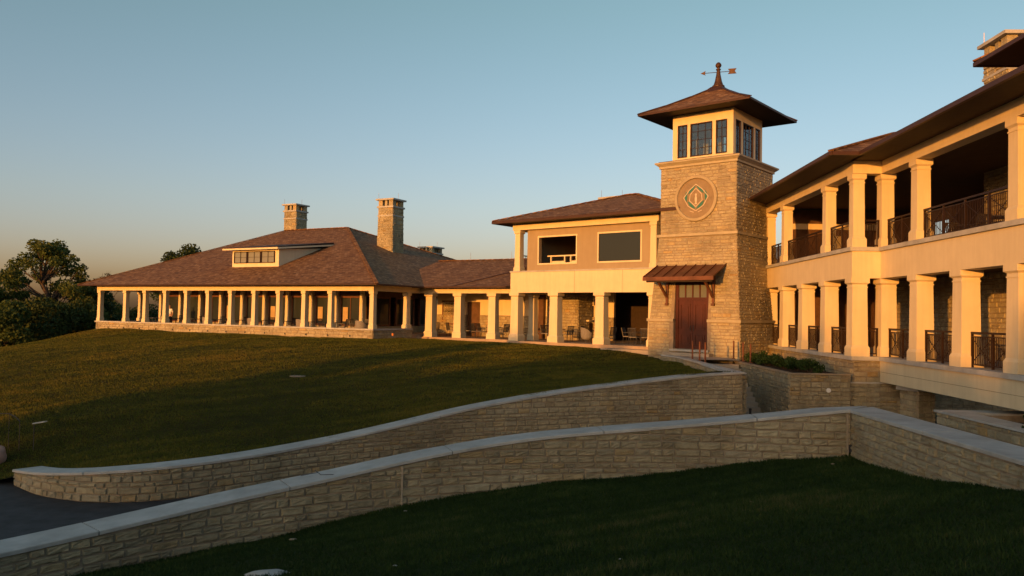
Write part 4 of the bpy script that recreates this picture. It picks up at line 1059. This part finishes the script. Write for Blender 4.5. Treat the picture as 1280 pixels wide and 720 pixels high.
boxp('upper_end_panel', 'cream', rw, XA + .5, XA + .56, 3.2, 4.0, 4.46, 6.1)
def railing(t, x0, x1, y, z0, panel=True, along='x'):
    m = MB()
    def B(a0, a1, d, c0, c1, w=.02):
        if along == 'x': m.box(a0, a1, y - d, y + d, c0, c1)
        else: m.box(y - d, y + d, a0, a1, c0, c1)
    L = x1 - x0
    B(x0, x1, .035, z0 + 1.03, z0 + 1.09); B(x0, x1, .018, z0 + .08, z0 + .12); B(x0, x1, .018, z0 + .93, z0 + .96)
    n = max(1, round(L / 1.5)); posts = [x0 + L * k / n for k in range(n + 1)]
    for p in posts: a = min(max(p, x0 + .03), x1 - .03); B(a - .03, a + .03, .03, z0, z0 + 1.03)
    k = x0 + .12
    while k < x1 - .06: B(k - .009, k + .009, .009, z0 + .12, z0 + .93); k += .095
    if panel and L > 1.2:
        for a, b in zip(posts, posts[1:]):
            for (u, v) in ((z0 + .12, z0 + .93), (z0 + .93, z0 + .12)):
                if along == 'x': m.bar((a, y - .012, u), (b, y - .012, v), .014, .02)
                else: m.bar((y - .012, a, u), (y - .012, b, v), .014, .02)
    return m.build('railing', M['bronze'], t)
for a, b in zip(colA, colA[1:]): railing(rw, a + .32, b - .32, .34, .28)
railing(rw, .34 + .3, JY + .06, -.33, .28, False, 'y')
for a, b in zip(colB[:5], colB[1:5]): railing(rw, a + .32, b - .32, JY + .36, .28)
for a, b in ((colA[0], colA[1]), (colA[1], colA[3]), (colA[3], colA[4])): railing(rw, a + .24, b - .24, .32, 4.46)
railing(rw, .32 + .24, JY + .1, -.33, 4.46, False, 'y')
for a, b in ((colB[0], colB[1]), (colB[1], colB[3]), (colB[3], colB[5])): railing(rw, a + .26, b - .26, JY + .34, 4.46)
railing(rw, XA, -5.2, 8.5, 4.46)
# roofs
def wing_roof():
    EO = 1.22; z = 7.9; k = .40
    r = MB()
    xa0, xa1 = XA - 1.3, EO; ya = -EO; yb = JY - EO; yr = 7.5
    za = lambda y, y0: z + k * (y - y0)
    # front slope A (with hipped end on the tower side), end slope facing the camera, front slope B
    r.face([(xa0, ya, z), (xa1, ya, z), (xa1 - (yr - ya), yr, za(yr, ya)), (xa0 + 4, yr, za(yr, ya))][:4])
    r.face([(xa1, ya, z), (xa1, yr, z), (xa1 - (yr - ya), yr, za(yr, ya))])
    r.face([(xa1 - .02, yb, z), (XB, yb, z), (XB, yr, za(yr, yb)), (xa1 - 8, yr, za(yr, yb)), ])
    r.face([(xa0, ya, z), (xa0 + 4, yr, za(yr, ya)), (xa0, yr + 6, z)])
    ro = r.build('roof', M['shingle'], rw)
    g = MB()
    g.box(xa0, xa1, ya - .06, ya + .06, z - .14, z - .005); g.box(xa1 - .06, xa1 + .06, ya + .06, yb - .06, z - .14, z - .005); g.box(xa1 - .06, XB, yb - .06, yb + .06, z - .14, z - .005); g.box(xa0 - .06, xa0, ya, 9, z - .14, z - .005)
    g.build('gutter', M['gutter'], ro)
    s = MB(); s.box(xa0, xa1 - .06, ya + .06, .05, z - .12, z - .08); s.box(0, XB, yb + .06, JY + .05, z - .12, z - .08); s.box(xa0, XA, .05, 9, z - .12, z - .08); s.box(0.0, xa1 - .06, .05, yb + .06, z - .12, z - .08)
    s.build('soffit', M['soffit'], ro)
    h = MB()
    h.bar((xa1, ya, z + .03), (xa1 - 4, ya + 4, z + 1.63), .22, .06); h.build('ridge_cap', M['shingle'], ro)
wing_roof()
# clerestory above the terrace
cs = MB(); cs.box(6.6, XB, 3.6, 9, 8.5, 9.75); cso = cs.build('clerestory', M['cream'], rw)
roof_hip(cso, 5.1, XB + 1, 1.95, 11, 9.98, 11.6, ((9.6, 6.5), (XB - 3, 6.5)), .14)

# ---------------------------------------------------------------- furniture of the porches
def make_chair():
    t = thing('patio_chair', 'x', 'chair', (0, 0, 0), 0, 'metal patio chairs on the porches')
    s = MB(); s.frus((-.26, .26, -.25, .25), (-.25, .25, -.24, .24), .42, .47); s.build('seat', M['wicker'], t)
    b = MB(); b.bar((-.24, .25, .45), (-.26, .36, .95), .03, .03); b.bar((.24, .25, .45), (.26, .36, .95), .03, .03); b.bar((-.26, .36, .95), (.26, .36, .95), .03, .05)
    for k in range(5): x = -.18 + k * .09; b.bar((x, .26, .46), (x, .355, .94), .045, .012, Vector((0, 1, 0)))
    b.build('backrest', M['steel'], t)
    for sx in (-1, 1):
        for sy in (-1, 1): l = MB(); l.tube((sx * .24, sy * .23, .43), (sx * .26, sy * .27, 0), .016, .014); l.build('leg', M['steel'], t)
        a = MB(); a.tube((sx * .27, -.24, .43), (sx * .28, -.22, .66), .014); a.bar((sx * .28, -.24, .67), (sx * .27, .28, .68), .045, .02); a.build('armrest', M['steel'], t)
    return t
def make_table(round_=True):
    t = thing('patio_table', 'x', 'table', (0, 0, 0), 0, 'metal patio tables on the porches')
    s = MB(); s.lathe([(.5, .70), (.52, .715), (.52, .735), (.5, .74)], n=24); s.build('tabletop', M['steel'], t)
    p = MB(); p.tube((0, 0, .03), (0, 0, .70), .035, .03, 10)
    for k in range(4): a = k * pi / 2 + pi / 4; p.bar((0, 0, .05), (.34 * cos(a), .34 * sin(a), .03), .05, .04)
    p.build('pedestal', M['steel'], t); return t
def make_barrel():
    t = thing('barrel_chair', 'x', 'chair', (0, 0, 0), 0, 'rounded wicker chairs on the porches')
    s = MB(); s.lathe([(.27, .2), (.33, .3), (.34, .42), (.3, .44)], n=20); s.build('seat', M['wicker'], t)
    b = MB(); n = 14
    for k in range(n):
        a0 = pi * (-.08 + 1.16 * k / n); a1 = pi * (-.08 + 1.16 * (k + 1) / n)
        h = lambda a: .62 + .3 * max(0, sin(a)) ** .7
        q = lambda a, r, z: (r * cos(a), r * sin(a), z)
        b.hull([q(a0, .33, .3), q(a0, .37, .3), q(a1, .37, .3), q(a1, .33, .3)][::-1], [q(a0, .36, h(a0)), q(a0, .41, h(a0)), q(a1, .41, h(a1)), q(a1, .36, h(a1))][::-1])
    b.build('backrest', M['wicker'], t)
    for k in range(4): a = k * pi / 2 + pi / 4; l = MB(); l.tube((.2 * cos(a), .2 * sin(a), .22), (.25 * cos(a), .25 * sin(a), 0), .02); l.build('leg', M['steel'], t)
    return t
chair0, table0, barrel0 = make_chair(), make_table(), make_barrel()
KM = kidmap(); used = {}
def place(proto, F, x, y, ang, label, z=0.0):
    if F is FP: z = .15
    if proto.name not in used: o = proto; used[proto.name] = 1
    else: o = copy_tree(proto, KM)
    p = F.w(x, y, z); o.location = p; o.rotation_euler = (0, 0, F.a + ang); o['label'] = label
    return o
ordn = ['first', 'second', 'third', 'fourth', 'fifth', 'sixth', 'seventh', 'eighth', 'ninth', 'tenth', 'eleventh']
rc = random.Random(5)
for k in range(1, 11):
    a, b = BAYX[k], BAYX[k + 1]; c = (a + b) / 2
    nm = f'in the {ordn[k]} pavilion bay from the left'
    place(table0, FP, c + rc.uniform(-.1, .1), 1.9 + rc.uniform(-.15, .2), rc.uniform(0, 1), 'round metal patio table ' + nm)
    place(chair0, FP, c - .82, 1.75 + rc.uniform(-.1, .2), pi / 2 + rc.uniform(-.3, .3), 'slatted metal chair left of the table ' + nm)
    if k % 2: place(chair0, FP, c + .82, 1.9 + rc.uniform(-.1, .2), -pi / 2 + rc.uniform(-.3, .3), 'slatted metal chair right of the table ' + nm)
    else: place(barrel0, FP, c + .1, 1.1, pi + rc.uniform(-.3, .3), 'rounded wicker chair in front of the table ' + nm)
for i, (x, y) in enumerate(((-4.1, 2.3), (-1.5, 2.4), (1.5, 2.6))):
    w = ('by the left link wing column', 'by the middle link wing column', 'at the right end of the link wing')[i]
    place(table0, FL, x, y, .3, 'round metal patio table standing ' + w)
    place(chair0, FL, x - .85, y, pi / 2 + .2, 'metal chair left of the table ' + w)
    place(chair0, FL, x + .85, y - .1, -pi / 2 - .2, 'metal chair right of the table ' + w)
for i, (x, y) in enumerate(((1.8, 2.6), (4.9, 2.7), (8.0, 2.5))):
    w = ('in the left opening under the two storey block', 'in the middle opening under the two storey block', 'in the right opening under the two storey block')[i]
    place(table0, FM, x, y, .3, 'round metal patio table ' + w)
    place(chair0, FM, x - .85, y, pi / 2 + .15, 'metal chair left of the table ' + w)
    place(chair0, FM, x + .85, y - .1, -pi / 2 - .2, 'metal chair right of the table ' + w)
    if i == 1: place(barrel0, FM, x - .3, y - .85, pi - .4, 'rounded wicker chair ' + w)
    if i == 2: place(chair0, FM, x + .1, y - .9, pi, 'metal chair backed to the lawn ' + w)
for i, (F_, x, y, a_, lab) in enumerate(((FL, -5.9, 1.6, .4, 'metal chair near the left link wing column, turned to the lawn'), (FL, -2.3, 1.5, 2.7, 'metal chair facing away, just right of the middle link wing column'), (FL, .6, 1.4, 3.0, 'metal chair facing away near the right link wing column'),
    (FM, 2.4, 1.5, 2.9, 'metal chair facing away close to the lawn in the left block opening'), (FM, 5.7, 1.6, .6, 'metal chair close to the lawn in the middle block opening'), (FM, 8.9, 1.6, 3.3, 'metal chair facing away close to the tower in the right opening'),
    (FP, -1.9, 1.2, 2.6, 'metal chair in the wide end bay by the pavilion corner'), (FP, -2.6, 2.6, .2, 'metal chair behind the pavilion corner bay'))):
    place(chair0, F_, x, y, a_, lab)
for i, (x, y) in enumerate(((3.9, 3.6), (6.4, 3.9), (1.2, 3.8))):
    w = ('nearest the camera', 'at the far right', 'behind the corner column')[i]
    place(table0, FR, x, y, .3, f'round metal table on the upper balcony {w}', 4.46)
    place(chair0, FR, x - .85, y, pi / 2 + .15, f'slatted metal chair left of the upper balcony table {w}', 4.46)
    place(chair0, FR, x + .85, y, -pi / 2 - .2, f'slatted metal chair right of the upper balcony table {w}', 4.46)

# person in the pavilion
def skin(name, joints, edges, mat, parent, sub=2):
    me = bpy.data.meshes.new(name); me.from_pydata([j[:3] for j in joints], edges, []); me.materials.append(mat)
    o = bpy.data.objects.new(name, me); COL.objects.link(o)
    if parent: o.parent = parent
    sk = o.modifiers.new('skin', 'SKIN'); sk.use_smooth_shade = True
    for i, j in enumerate(joints):
        r = j[3]; me.skin_vertices[0].data[i].radius = (r, r * (j[4] if len(j) > 4 else 1))
    me.skin_vertices[0].data[0].use_root = True
    ss = o.modifiers.new('sub', 'SUBSURF'); ss.levels = sub; ss.render_levels = sub
    return o
pr = thing('person', 'person in a white shirt and dark trousers standing on the pavilion porch', 'person', FP.w(-21.05, 1.5, .15), FP.a + .4)
J = [(0, 0, .96, .15, .75), (0, 0, 1.15, .13, .75), (0, 0, 1.38, .15, .7), (0, 0, 1.50, .06), (0, -.01, 1.58, .06), (0, -.01, 1.68, .085, 1.15), (0, -.01, 1.76, .06),
     (-.10, 0, .88, .09), (-.11, -.02, .48, .06), (-.11, .01, .09, .045), (-.12, -.12, .035, .04), (.10, 0, .88, .09), (.12, .03, .48, .06), (.12, .08, .09, .045), (.13, -.05, .035, .04),
     (-.19, 0, 1.42, .06), (-.24, .03, 1.14, .045), (-.22, -.12, .92, .035), (-.22, -.19, .86, .03), (.19, 0, 1.42, .06), (.25, .02, 1.14, .045), (.23, -.08, .9, .035), (.23, -.12, .82, .03)]
Ed = [(0, 1), (1, 2), (2, 3), (3, 4), (4, 5), (5, 6), (0, 7), (7, 8), (8, 9), (9, 10), (0, 11), (11, 12), (12, 13), (13, 14), (2, 15), (15, 16), (16, 17), (17, 18), (2, 19), (19, 20), (20, 21), (21, 22)]
skin('body', J, Ed, M['skin'], pr)
skin('shirt', [(0, 0, .98, .165, .78), (0, 0, 1.15, .155, .78), (0, 0, 1.38, .17, .72), (0, 0, 1.47, .08), (-.19, 0, 1.42, .075), (-.24, .03, 1.16, .062), (.19, 0, 1.42, .075), (.25, .02, 1.16, .062)], [(0, 1), (1, 2), (2, 3), (2, 4), (4, 5), (2, 6), (6, 7)], M['shirt'], pr)
skin('trousers', [(0, 0, .98, .165, .78), (-.10, 0, .86, .105), (-.11, -.02, .48, .08), (-.11, .01, .08, .065), (.10, 0, .86, .105), (.12, .03, .48, .08), (.12, .08, .08, .065)], [(0, 1), (1, 2), (2, 3), (0, 4), (4, 5), (5, 6)], M['trouser'], pr)
skin('hair', [(0, .02, 1.72, .09, 1.1), (0, .02, 1.80, .06)], [(0, 1)], M['hair'], pr)

# ---------------------------------------------------------------- small things outside
for i, (px, py, d, top, lab) in enumerate(((865.5, 448, 37.5, 426, 'leftmost'), (874.5, 450.5, 36.3, 427, 'second from left'), (881.5, 452.5, 35.3, 428, 'third from left'), (917, 448, 38.8, 426, 'third from right'), (928.8, 451, 36.8, 428, 'second from right'), (938, 453, 35.6, 430, 'rightmost'))):
    b = P(px, py, d); h = P(px, top, d).z + .32
    o = MB(); o.tube((0, 0, 0), (0, 0, h), .038, .038, 10); o.lathe([(.09, 0), (.09, .02), (.05, .03)], n=12); 
    q = o.build('metal_post', M['rust']); q.location = (b.x, b.y, -.32)
    tag(q, f'slim rust coloured post by the tower door, {lab} of the six', 'post', 'metal posts flanking the walkway')
o = MB(); o.lathe([(.34, 0), (.26, .12), (.10, .25), (.05, .35), (.045, .75), (.06, .78), (.06, .84), (.02, .86)], n=14); q = o.build('outdoor_light', M['steel'])
q.location = (9.75, 32.6, -2.84); tag(q, 'dark slender outdoor light with flared base on the shaded steps', 'lamp')
# lawn bits
def lawn_z(x, y): return float(LAWN(np.array([x]), np.array([y]))[0])
def ground_on(H, px, py, lo, hi):
    for d in np.arange(lo, hi, .02):
        p = P(px, py, d)
        if p.z <= float(H(np.array([p.x]), np.array([p.y]))[0]): return p
    return P(px, py, hi)
def blob(name, mat, r, loc, sq=(1, 1, .7), seed=0, amp=.25, n=2, label=None, cat=None, group=None):
    import bmesh
    bm = bmesh.new(); bmesh.ops.create_icosphere(bm, subdivisions=n, radius=r)
    for v in bm.verts:
        k = 1 + amp * noise.noise(v.co / r * 1.3 + Vector((seed, seed * 2, 0))); v.co = Vector((v.co.x * sq[0], v.co.y * sq[1], v.co.z * sq[2])) * k
    me = bpy.data.meshes.new(name); bm.to_mesh(me); bm.free(); me.materials.append(mat)
    for p_ in me.polygons: p_.use_smooth = True
    o = bpy.data.objects.new(name, me); COL.objects.link(o); o.location = loc
    return tag(o, label, cat, group)
p = ground_on(LAWN, 1, 579, 18, 40); blob('boulder', M['boulder'], .3, (p.x - .12, p.y, p.z + .2), (.8, .9, 1.0), 3, .2, 3, 'rounded pinkish brown boulder at the left edge beside the lawn', 'boulder')
# signs on the lawn
p = ground_on(LAWN, 41.5, 563, 18, 40)
ys = thing('yard_sign', 'small tilted board on a thin stake at the edge of the lawn', 'sign', p)
m = MB(); m.tube((0, 0, -.2), (0, 0, .78), .012); m.build('stake', M['steel'], ys)
m = MB(); m.bar((-.02, 0, .80), (.34, .02, .86), .14, .03); m.build('board', M['cap'], ys)
p = ground_on(LAWN, 23.5, 563, 18, 40)
wf = thing('garden_hoop', 'thin pale wire frame with bent top standing at the left edge of the lawn', 'frame', p); m = MB()
m.tube((0, 0, -.2), (0, 0, .86), .01); m.tube((0, 0, .86), (-.12, 0, .98), .014); m.tube((-.12, 0, .98), (-.32, 0, 1.08), .014); m.tube((-.32, 0, 1.08), (-.75, 0, 1.08), .012); m.tube((-.32, 0, -.2), (-.32, 0, 1.08), .008)
m.build('wire', M['steel'], wf)
p = ground_on(LAWN, 372, 470.5, 20, 60); m = MB(); m.lathe([(.34, -.02), (.34, .015), (.31, .02)], n=20); q = m.build('utility_cover', M['mortar']); q.location = (p.x, p.y, p.z + .01); tag(q, 'round flat concrete utility cover set in the sunny lawn', 'cover')
p = ground_on(LAWN, 491.5, 424, 20, 60); fl = thing('marker_flag', 'tiny orange marker flag on the lawn by the pavilion corner', 'flag', p)
m = MB(); m.tube((0, 0, 0), (0, 0, .35), .008); m.build('stake', M['steel'], fl); m = MB(); m.box(-.1, .0, -.008, .008, .22, .38); m.build('flag', simple('orange_flag', (.6, .2, .03), .6, .05), fl)
p = ground_on(FORE, 338, 720, 5, 14)
blob('flat_stone', M['cap'], .24, (p.x, p.y, p.z - .01), (1.5, .8, .35), 5, .2, 2, 'flat pale stone lying in the grass at the bottom edge', 'stone')
for i, (px, py, r, lab) in enumerate(((367, 676, .075, 'flat grey stone chip lying near the foot of the nearest wall on the left'), (507, 640, .035, 'small white scrap in the grass by the pale wall joint'), (494, 709, .03, 'tiny white scrap in the grass near the bottom left'), (776, 701, .03, 'small white scrap in the grass at the bottom centre'), (1041, 581, .045, 'pale stone chip in the grass just below the wall corner'), (1095, 625, .04, 'white scrap lying in the grass right of the wall corner'), (940, 629, .035, 'small pale scrap in the middle of the dark grass'))):
    p = ground_on(FORE, px, py, 4, 18); blob('litter_scrap', M['cap'] if 'white' in lab else M['mortar'], r * .75, (p.x, p.y, p.z + .02), (1.4, .9, .4), i, .5, 1, lab, 'scrap', 'scraps and chips in the foreground grass')
# twist of wire on the coping
wr = MB(); b = P(378, 601, 15.75); pts = [(-.28, 0, .02), (-.1, .05, .05), (.05, -.04, .09), (-.02, .06, .12), (.1, .04, .03), (.3, -.02, .05), (.55, .03, .012), (.9, .08, .09)]
for a_, b_ in zip(pts, pts[1:]): wr.tube(a_, b_, .007, n=5)
q = wr.build('wire_twist', M['steel']); 
k = min(range(len(D2a)), key=lambda i: (D2a[i] - b).length); bb_ = offs(D2a, .35, k); q.location = (bb_.x, bb_.y, D2a[k].z + .003); q.rotation_euler = (0, 0, .1); tag(q, 'loose twist of dark wire lying on the pale coping of the nearest wall', 'wire')

# ---------------------------------------------------------------- vegetation
def leaves(centers, radii, count, size, seed, flat=.75):
    """leaf-sized faces through the volume of many clumps; returns verts, faces, tones"""
    rg = np.random.default_rng(seed); C_ = np.array(centers); R_2 = np.array(radii); n = len(C_)
    wgt = R_2 ** 2; idx = rg.choice(n, count, p=wgt / wgt.sum())
    d = rg.normal(size=(count, 3)); d /= np.linalg.norm(d, axis=1)[:, None]
    rad = rg.random(count) ** .45
    pos = C_[idx] + d * (R_2[idx] * rad)[:, None] * np.array([1, 1, flat])
    a = rg.normal(size=(count, 3)); a /= np.linalg.norm(a, axis=1)[:, None]
    b = np.cross(a, rg.normal(size=(count, 3))); b /= np.linalg.norm(b, axis=1)[:, None]
    s = size * rg.uniform(.6, 1.3, count)
    a *= s[:, None]; b *= (s * .6)[:, None]
    V = np.stack([pos - a, pos - b * .9, pos + a, pos + b], 1).reshape(-1, 3)
    F = np.arange(count * 4).reshape(-1, 4)
    ct = rg.random(n); tone = np.clip(ct[idx] * .6 + rg.random(count) * .4, 0, 1)
    return V, F, tone
def np_mesh(name, V, F, tone, mat, parent=None):
    me = bpy.data.meshes.new(name); nf = len(F); k = F.shape[1]
    me.vertices.add(len(V)); me.vertices.foreach_set('co', V.astype(np.float32).ravel())
    me.loops.add(nf * k); me.loops.foreach_set('vertex_index', F.astype(np.int32).ravel())
    me.polygons.add(nf); me.polygons.foreach_set('loop_start', np.arange(0, nf * k, k, dtype=np.int32))
    me.update(calc_edges=True); me.materials.append(mat)
    at = me.attributes.new('tone', 'FLOAT', 'FACE'); at.data.foreach_set('value', tone.astype(np.float32))
    o = bpy.data.objects.new(name, me); COL.objects.link(o)
    if parent: o.parent = parent
    return o
def tree(label, loc, h, rad, mat='leaf', seed=1, count=9000, leaf=.16, low=.3, nclump=34, trunk_h=.35, spread=1.0, group=None, name='tree', cs=.22, bare=False):
    rn = random.Random(seed)
    t = thing(name, label, 'tree', loc, rn.uniform(0, 6), group)
    m = MB(); r0 = h * .022 + .04; tops = []
    p = Vector((0, 0, -.3)); segs = 6; q = p
    for k in range(segs):
        nx = Vector((rn.uniform(-.03, .03) * h, rn.uniform(-.03, .03) * h, h * .8 * (k + 1) / segs)); m.tube(q, nx, r0 * (1 - k / segs * .75), r0 * (1 - (k + 1) / segs * .75), 8); q = nx; tops.append(nx)
    cents = []; rads = []
    for k in range(nclump):
        u = (k + rn.random()) / nclump; zz = h * (low + (1 - low) * u * .95)
        env = rad * (sin(pi * min(1, .12 + u * .86)) ** .6) * spread; a = rn.uniform(0, 2 * pi); rr = env * sqrt(rn.random()) * .95
        c = Vector((rr * cos(a), rr * sin(a), zz)); cents.append(tuple(c)); rads.append(rad * cs * rn.uniform(.6, 1.35))
        base = tops[min(segs - 1, max(0, int(zz / (h * .8) * segs) - 2))]
        md = base.lerp(c, .5) + Vector((rn.uniform(-.1, .1), rn.uniform(-.1, .1), -.06 * rr)); m.tube(base, md, r0 * .34, r0 * .2, 5); m.tube(md, c, r0 * .2, r0 * .06, 5)
        if bare:
            for _ in range(5): e = c + Vector((rn.uniform(-1, 1), rn.uniform(-1, 1), rn.uniform(.1, 1.2))) * rad * .28; m.tube(c, e, r0 * .07, r0 * .02, 4)
    m.build('trunk', M['bark'], t)
    if count:
        V, F, tn = leaves(cents, rads, count, leaf, seed); np_mesh('crown', V, F, tn, M[mat], t)
    return t
def at(px, d, z): p = P(px, 385, d); return (p.x, p.y, z)
tree('tall loose crowned tree against the sky at left, tallest of the trees', at(58, 80, -4.8), 13.1, 5.3, 'leaf', 3, 21000, .15, .2, 92, cs=.155)
G = 'dark trees beyond the crest of the lawn at left'
for i, (px, d, z, h, r, mt, sd_, cnt, lab) in enumerate((
    (-22, 74, -6.5, 10.5, 3.6, 'leaf', 5, 7000, 'tree cut by the left edge of the photo beside the tall loose crowned tree'),
    (8, 70, -6.5, 8.6, 3.4, 'leaf', 6, 9000, 'round green tree at the far left below the tall tree'),
    (62, 76, -6, 7.8, 4.6, 'leaf_dark', 7, 12000, 'very dark dense tree directly below the tall loose crowned tree'),
    (94, 78, -5, 7.2, 3.4, 'leaf', 8, 9000, 'mid green bushy tree just left of the pavilion corner'),
    (112, 82, -5, 9.0, 3.0, 'leaf_dark', 9, 8000, 'dark tree half hidden behind the left end of the pavilion'),
    (142, 90, -5, 6.6, 4.4, 'leaf', 10, 9000, 'dark green tree seen through the first opening of the pavilion'),
    (172, 94, -5, 6.6, 4.0, 'leaf_dark', 13, 7000, 'dark tree seen through the second opening of the pavilion'),
    (33, 92, -7, 8.2, 4.0, 'leaf_dark', 15, 8000, 'dark tree standing behind the small distant house'))):
    tree(lab, at(px, d, z), h, r, mt, sd_, cnt, .17, .08, 34, group=G, cs=.34)
tree('bare twiggy tree just above the left end of the pavilion roof', at(131, 96, -4), 9.8, 2.2, 'leaf_brown', 12, 900, .1, .45, 22, bare=True)
tree('green tree top showing above the left slope of the pavilion roof', at(231, 112, -3), 13.1, 4.6, 'leaf_dark', 11, 9000, .2, .35, 30, cs=.3)
def bush(label, loc, r, h, mat, seed, count=2500, leaf=.08, group=None, name='bush', cat='bush', nst=9):
    rn = random.Random(seed); t = thing(name, label, cat, loc, 0, group); m = MB(); cents = []; rads = []
    for k in range(nst):
        a = rn.uniform(0, 6.28); rr = r * sqrt(rn.random()) * .8; c = (rr * cos(a), rr * sin(a), h * rn.uniform(.35, .85)); m.tube((0, 0, -.05), c, .02, .008, 5); cents.append(c); rads.append(r * rn.uniform(.3, .5))
    m.build('stems', M['bark'], t); V, F, tn = leaves(cents, rads, count, leaf, seed); V[:, 2] = np.maximum(V[:, 2], .01); np_mesh('leaves', V, F, tn, M[mat], t); return t
bush('grey green rounded bush at the foot of the dark trees beyond the lawn', at(45, 60, -4.4), 2.1, 3.2, 'leaf_pale', 21, 5000, .12)
bush('small yellowish bush at the far left edge of the lawn crest', at(19, 58, -4.4), 1.0, 2.1, 'leaf_pale', 22, 2200, .1)
rn = random.Random(9)
for i in range(7):
    y = 38.6 - i * 1.12
    bush(('low dark shrub in the planter, ' + ['farthest one against the tower', 'second from the tower', 'third from the tower', 'middle one of the row', 'third from the planter corner', 'second from the planter corner', 'nearest one at the planter corner'][i]), (11.7 + rn.uniform(-.15, .15), y - .3, -.47), .55, .46, 'shrub', 30 + i, 1500, .05, 'low shrubs in the stone planter', 'shrub', 'shrub', 12)
p = P(1281, 509, 19.6); bush('small dark plant in the low planter at the right edge', (p.x + .35, p.y, -1.15), .35, .62, 'leaf_dark', 44, 700, .05, None, 'shrub', 'shrub')

# small house among the trees
hp = at(37, 84, -6.2); hs_ = thing('distant_house', 'small dark roofed house with pale chimney among the trees at far left', 'building', hp, .5)
boxp('wall', 'tan', hs_, -2.6, 2.6, -2, 2, 0, 5.0)
m = MB(); m.face([(-3, -2.5, 4.9), (3, -2.5, 4.9), (3, 0, 6.6), (-3, 0, 6.6)]); m.face([(3, 2.5, 4.9), (-3, 2.5, 4.9), (-3, 0, 6.6), (3, 0, 6.6)]); m.face([(-2.6, -2, 4.9), (-2.6, 2, 4.9), (-2.6, 0, 6.5)]); m.face([(2.6, -2, 4.9), (2.6, 2, 4.9), (2.6, 0, 6.5)])
rr_ = m.build('roof', M['steel'], hs_); boxp('chimney', 'trim', rr_, .3, 1.1, -.4, .4, 6.2, 7.4)
window(hs_, -1.5, -.4, 2.6, 4.0, -2.06, .1, .06, 2, 2)

# trees behind the photographer; they shade the near part of the grounds
e_ = Vector((-SUN_DIR.y, SUN_DIR.x, 0)); e_ = e_ if e_.x > 0 else -e_
GB = 'row of trees behind the photographer'
row = [(-26.9, 60, 8.3, 1.5), (-23.6, 58, 5.9, 2.4), (-19.4, 56, 7.3, 2.8), (-15.5, 62, 7.5, 3.8), (-11, 58, 6.3, 4.0), (-6.5, 60, 6.3, 3.8), (-2, 56, 6.2, 4.0), (2.6, 60, 8.2, 4.0), (9, 58, 9.5, 5), (16, 60, 10, 5)]
for i, (u, h, r) in enumerate(((-14.6, 9.3, 2.8), (-8.2, 8.3, 3.0), (-3.5, 7.6, 2.4), (.9, 9.2, 1.9))):
    p = SUN_DIR * 64 + e_ * u
    tree(f'thin leaved young tree behind the photographer, {ordn[i]} of four', (p.x, p.y, -1.0), h + 1, r, 'leaf', 90 + i, 1500, .24, .35, 26, group='young trees behind the photographer', cs=.42)
for i, (u, dist, h, r) in enumerate(row):
    p = SUN_DIR * dist + e_ * u
    tree(f'leafy tree in the row behind the photographer, {ordn[i]} along it', (p.x, p.y, -1.0), h + 1, r, 'leaf', 60 + i, 11000, .26, .02, 44, group=GB, cs=.42)

# blades of grass, one object per lawn
def blades(name, label, H, poly, n, sampler, hfun, wfun, mat, seed, micro=.045, clump=1.1):
    rg = np.random.default_rng(seed); x, y = sampler(rg, n)
    k = in_poly(x, y, poly) & (np.abs(x) < y * .68 + .8); x, y = x[k], y[k]; z = H(x, y)
    ca, sa = cos(.5), sin(.5)
    cl = np.array([.8 * noise.noise(Vector(((a * ca + b * sa) * clump * .5, (b * ca - a * sa) * clump * 2.2, 5))) + .5 * noise.noise(Vector((a * clump * 3, b * clump * 3, 1))) + .8 * noise.noise(Vector((a * clump * .35, b * clump * .35, 9))) for a, b in zip(x, y)])
    z = z + micro * np.array([noise.noise(Vector((a * .5, b * .5, 0))) + .5 * noise.noise(Vector((a * 1.7, b * 1.7, 3))) for a, b in zip(x, y)])
    m = len(x); ang = rg.uniform(0, 2 * pi, m); h = hfun(rg, x, y) * (1 + .5 * np.clip(cl, -.8, 1.2)); lean = rg.uniform(.3, 1.1, m) * h; la = ang + rg.normal(0, .6, m) + 1.57; w = wfun(x, y)
    base = np.stack([x, y, z - .01], 1); sv = np.stack([np.cos(ang) * w, np.sin(ang) * w, np.zeros(m)], 1)
    tip = base + np.stack([np.cos(la) * lean, np.sin(la) * lean, h + .01], 1)
    V = np.stack([base - sv, base + sv, tip], 1).reshape(-1, 3)
    tag(np_mesh(name, V, np.arange(m * 3).reshape(-1, 3), np.clip(.45 + .55 * cl + rg.normal(0, .13, m), 0, 1), mat), label, 'grass', kind='stuff')
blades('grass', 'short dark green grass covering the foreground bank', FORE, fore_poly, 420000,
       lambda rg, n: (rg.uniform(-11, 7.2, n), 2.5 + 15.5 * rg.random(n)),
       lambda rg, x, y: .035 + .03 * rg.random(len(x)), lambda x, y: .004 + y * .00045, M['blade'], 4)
def lawn_sample(rg, n):
    y = 19 + 47 * rg.random(n) ** 1.25; return rg.uniform(-1, 1, n) * (y * .68) , y
blades('lawn_grass', 'mown grass of the broad upper lawn', LAWN, [p for p in lawn_poly[:-5]] + [(7.2, 42.6), (FM.w(9, -.3).x, FM.w(9, -.3).y), (FM.w(0, -.3).x, FM.w(0, -.3).y), (FL.w(-7, -.3).x, FL.w(-7, -.3).y), (FP.w(0.2, -.15).x, FP.w(.2, -.15).y), (FP.w(-28, -.15).x, FP.w(-28, -.15).y), (-60, 66)], 950000,
       lawn_sample, lambda rg, x, y: .032 + .025 * rg.random(len(x)), lambda x, y: .006 + y * .00035, M['blade_lawn'], 8, .05, .5)
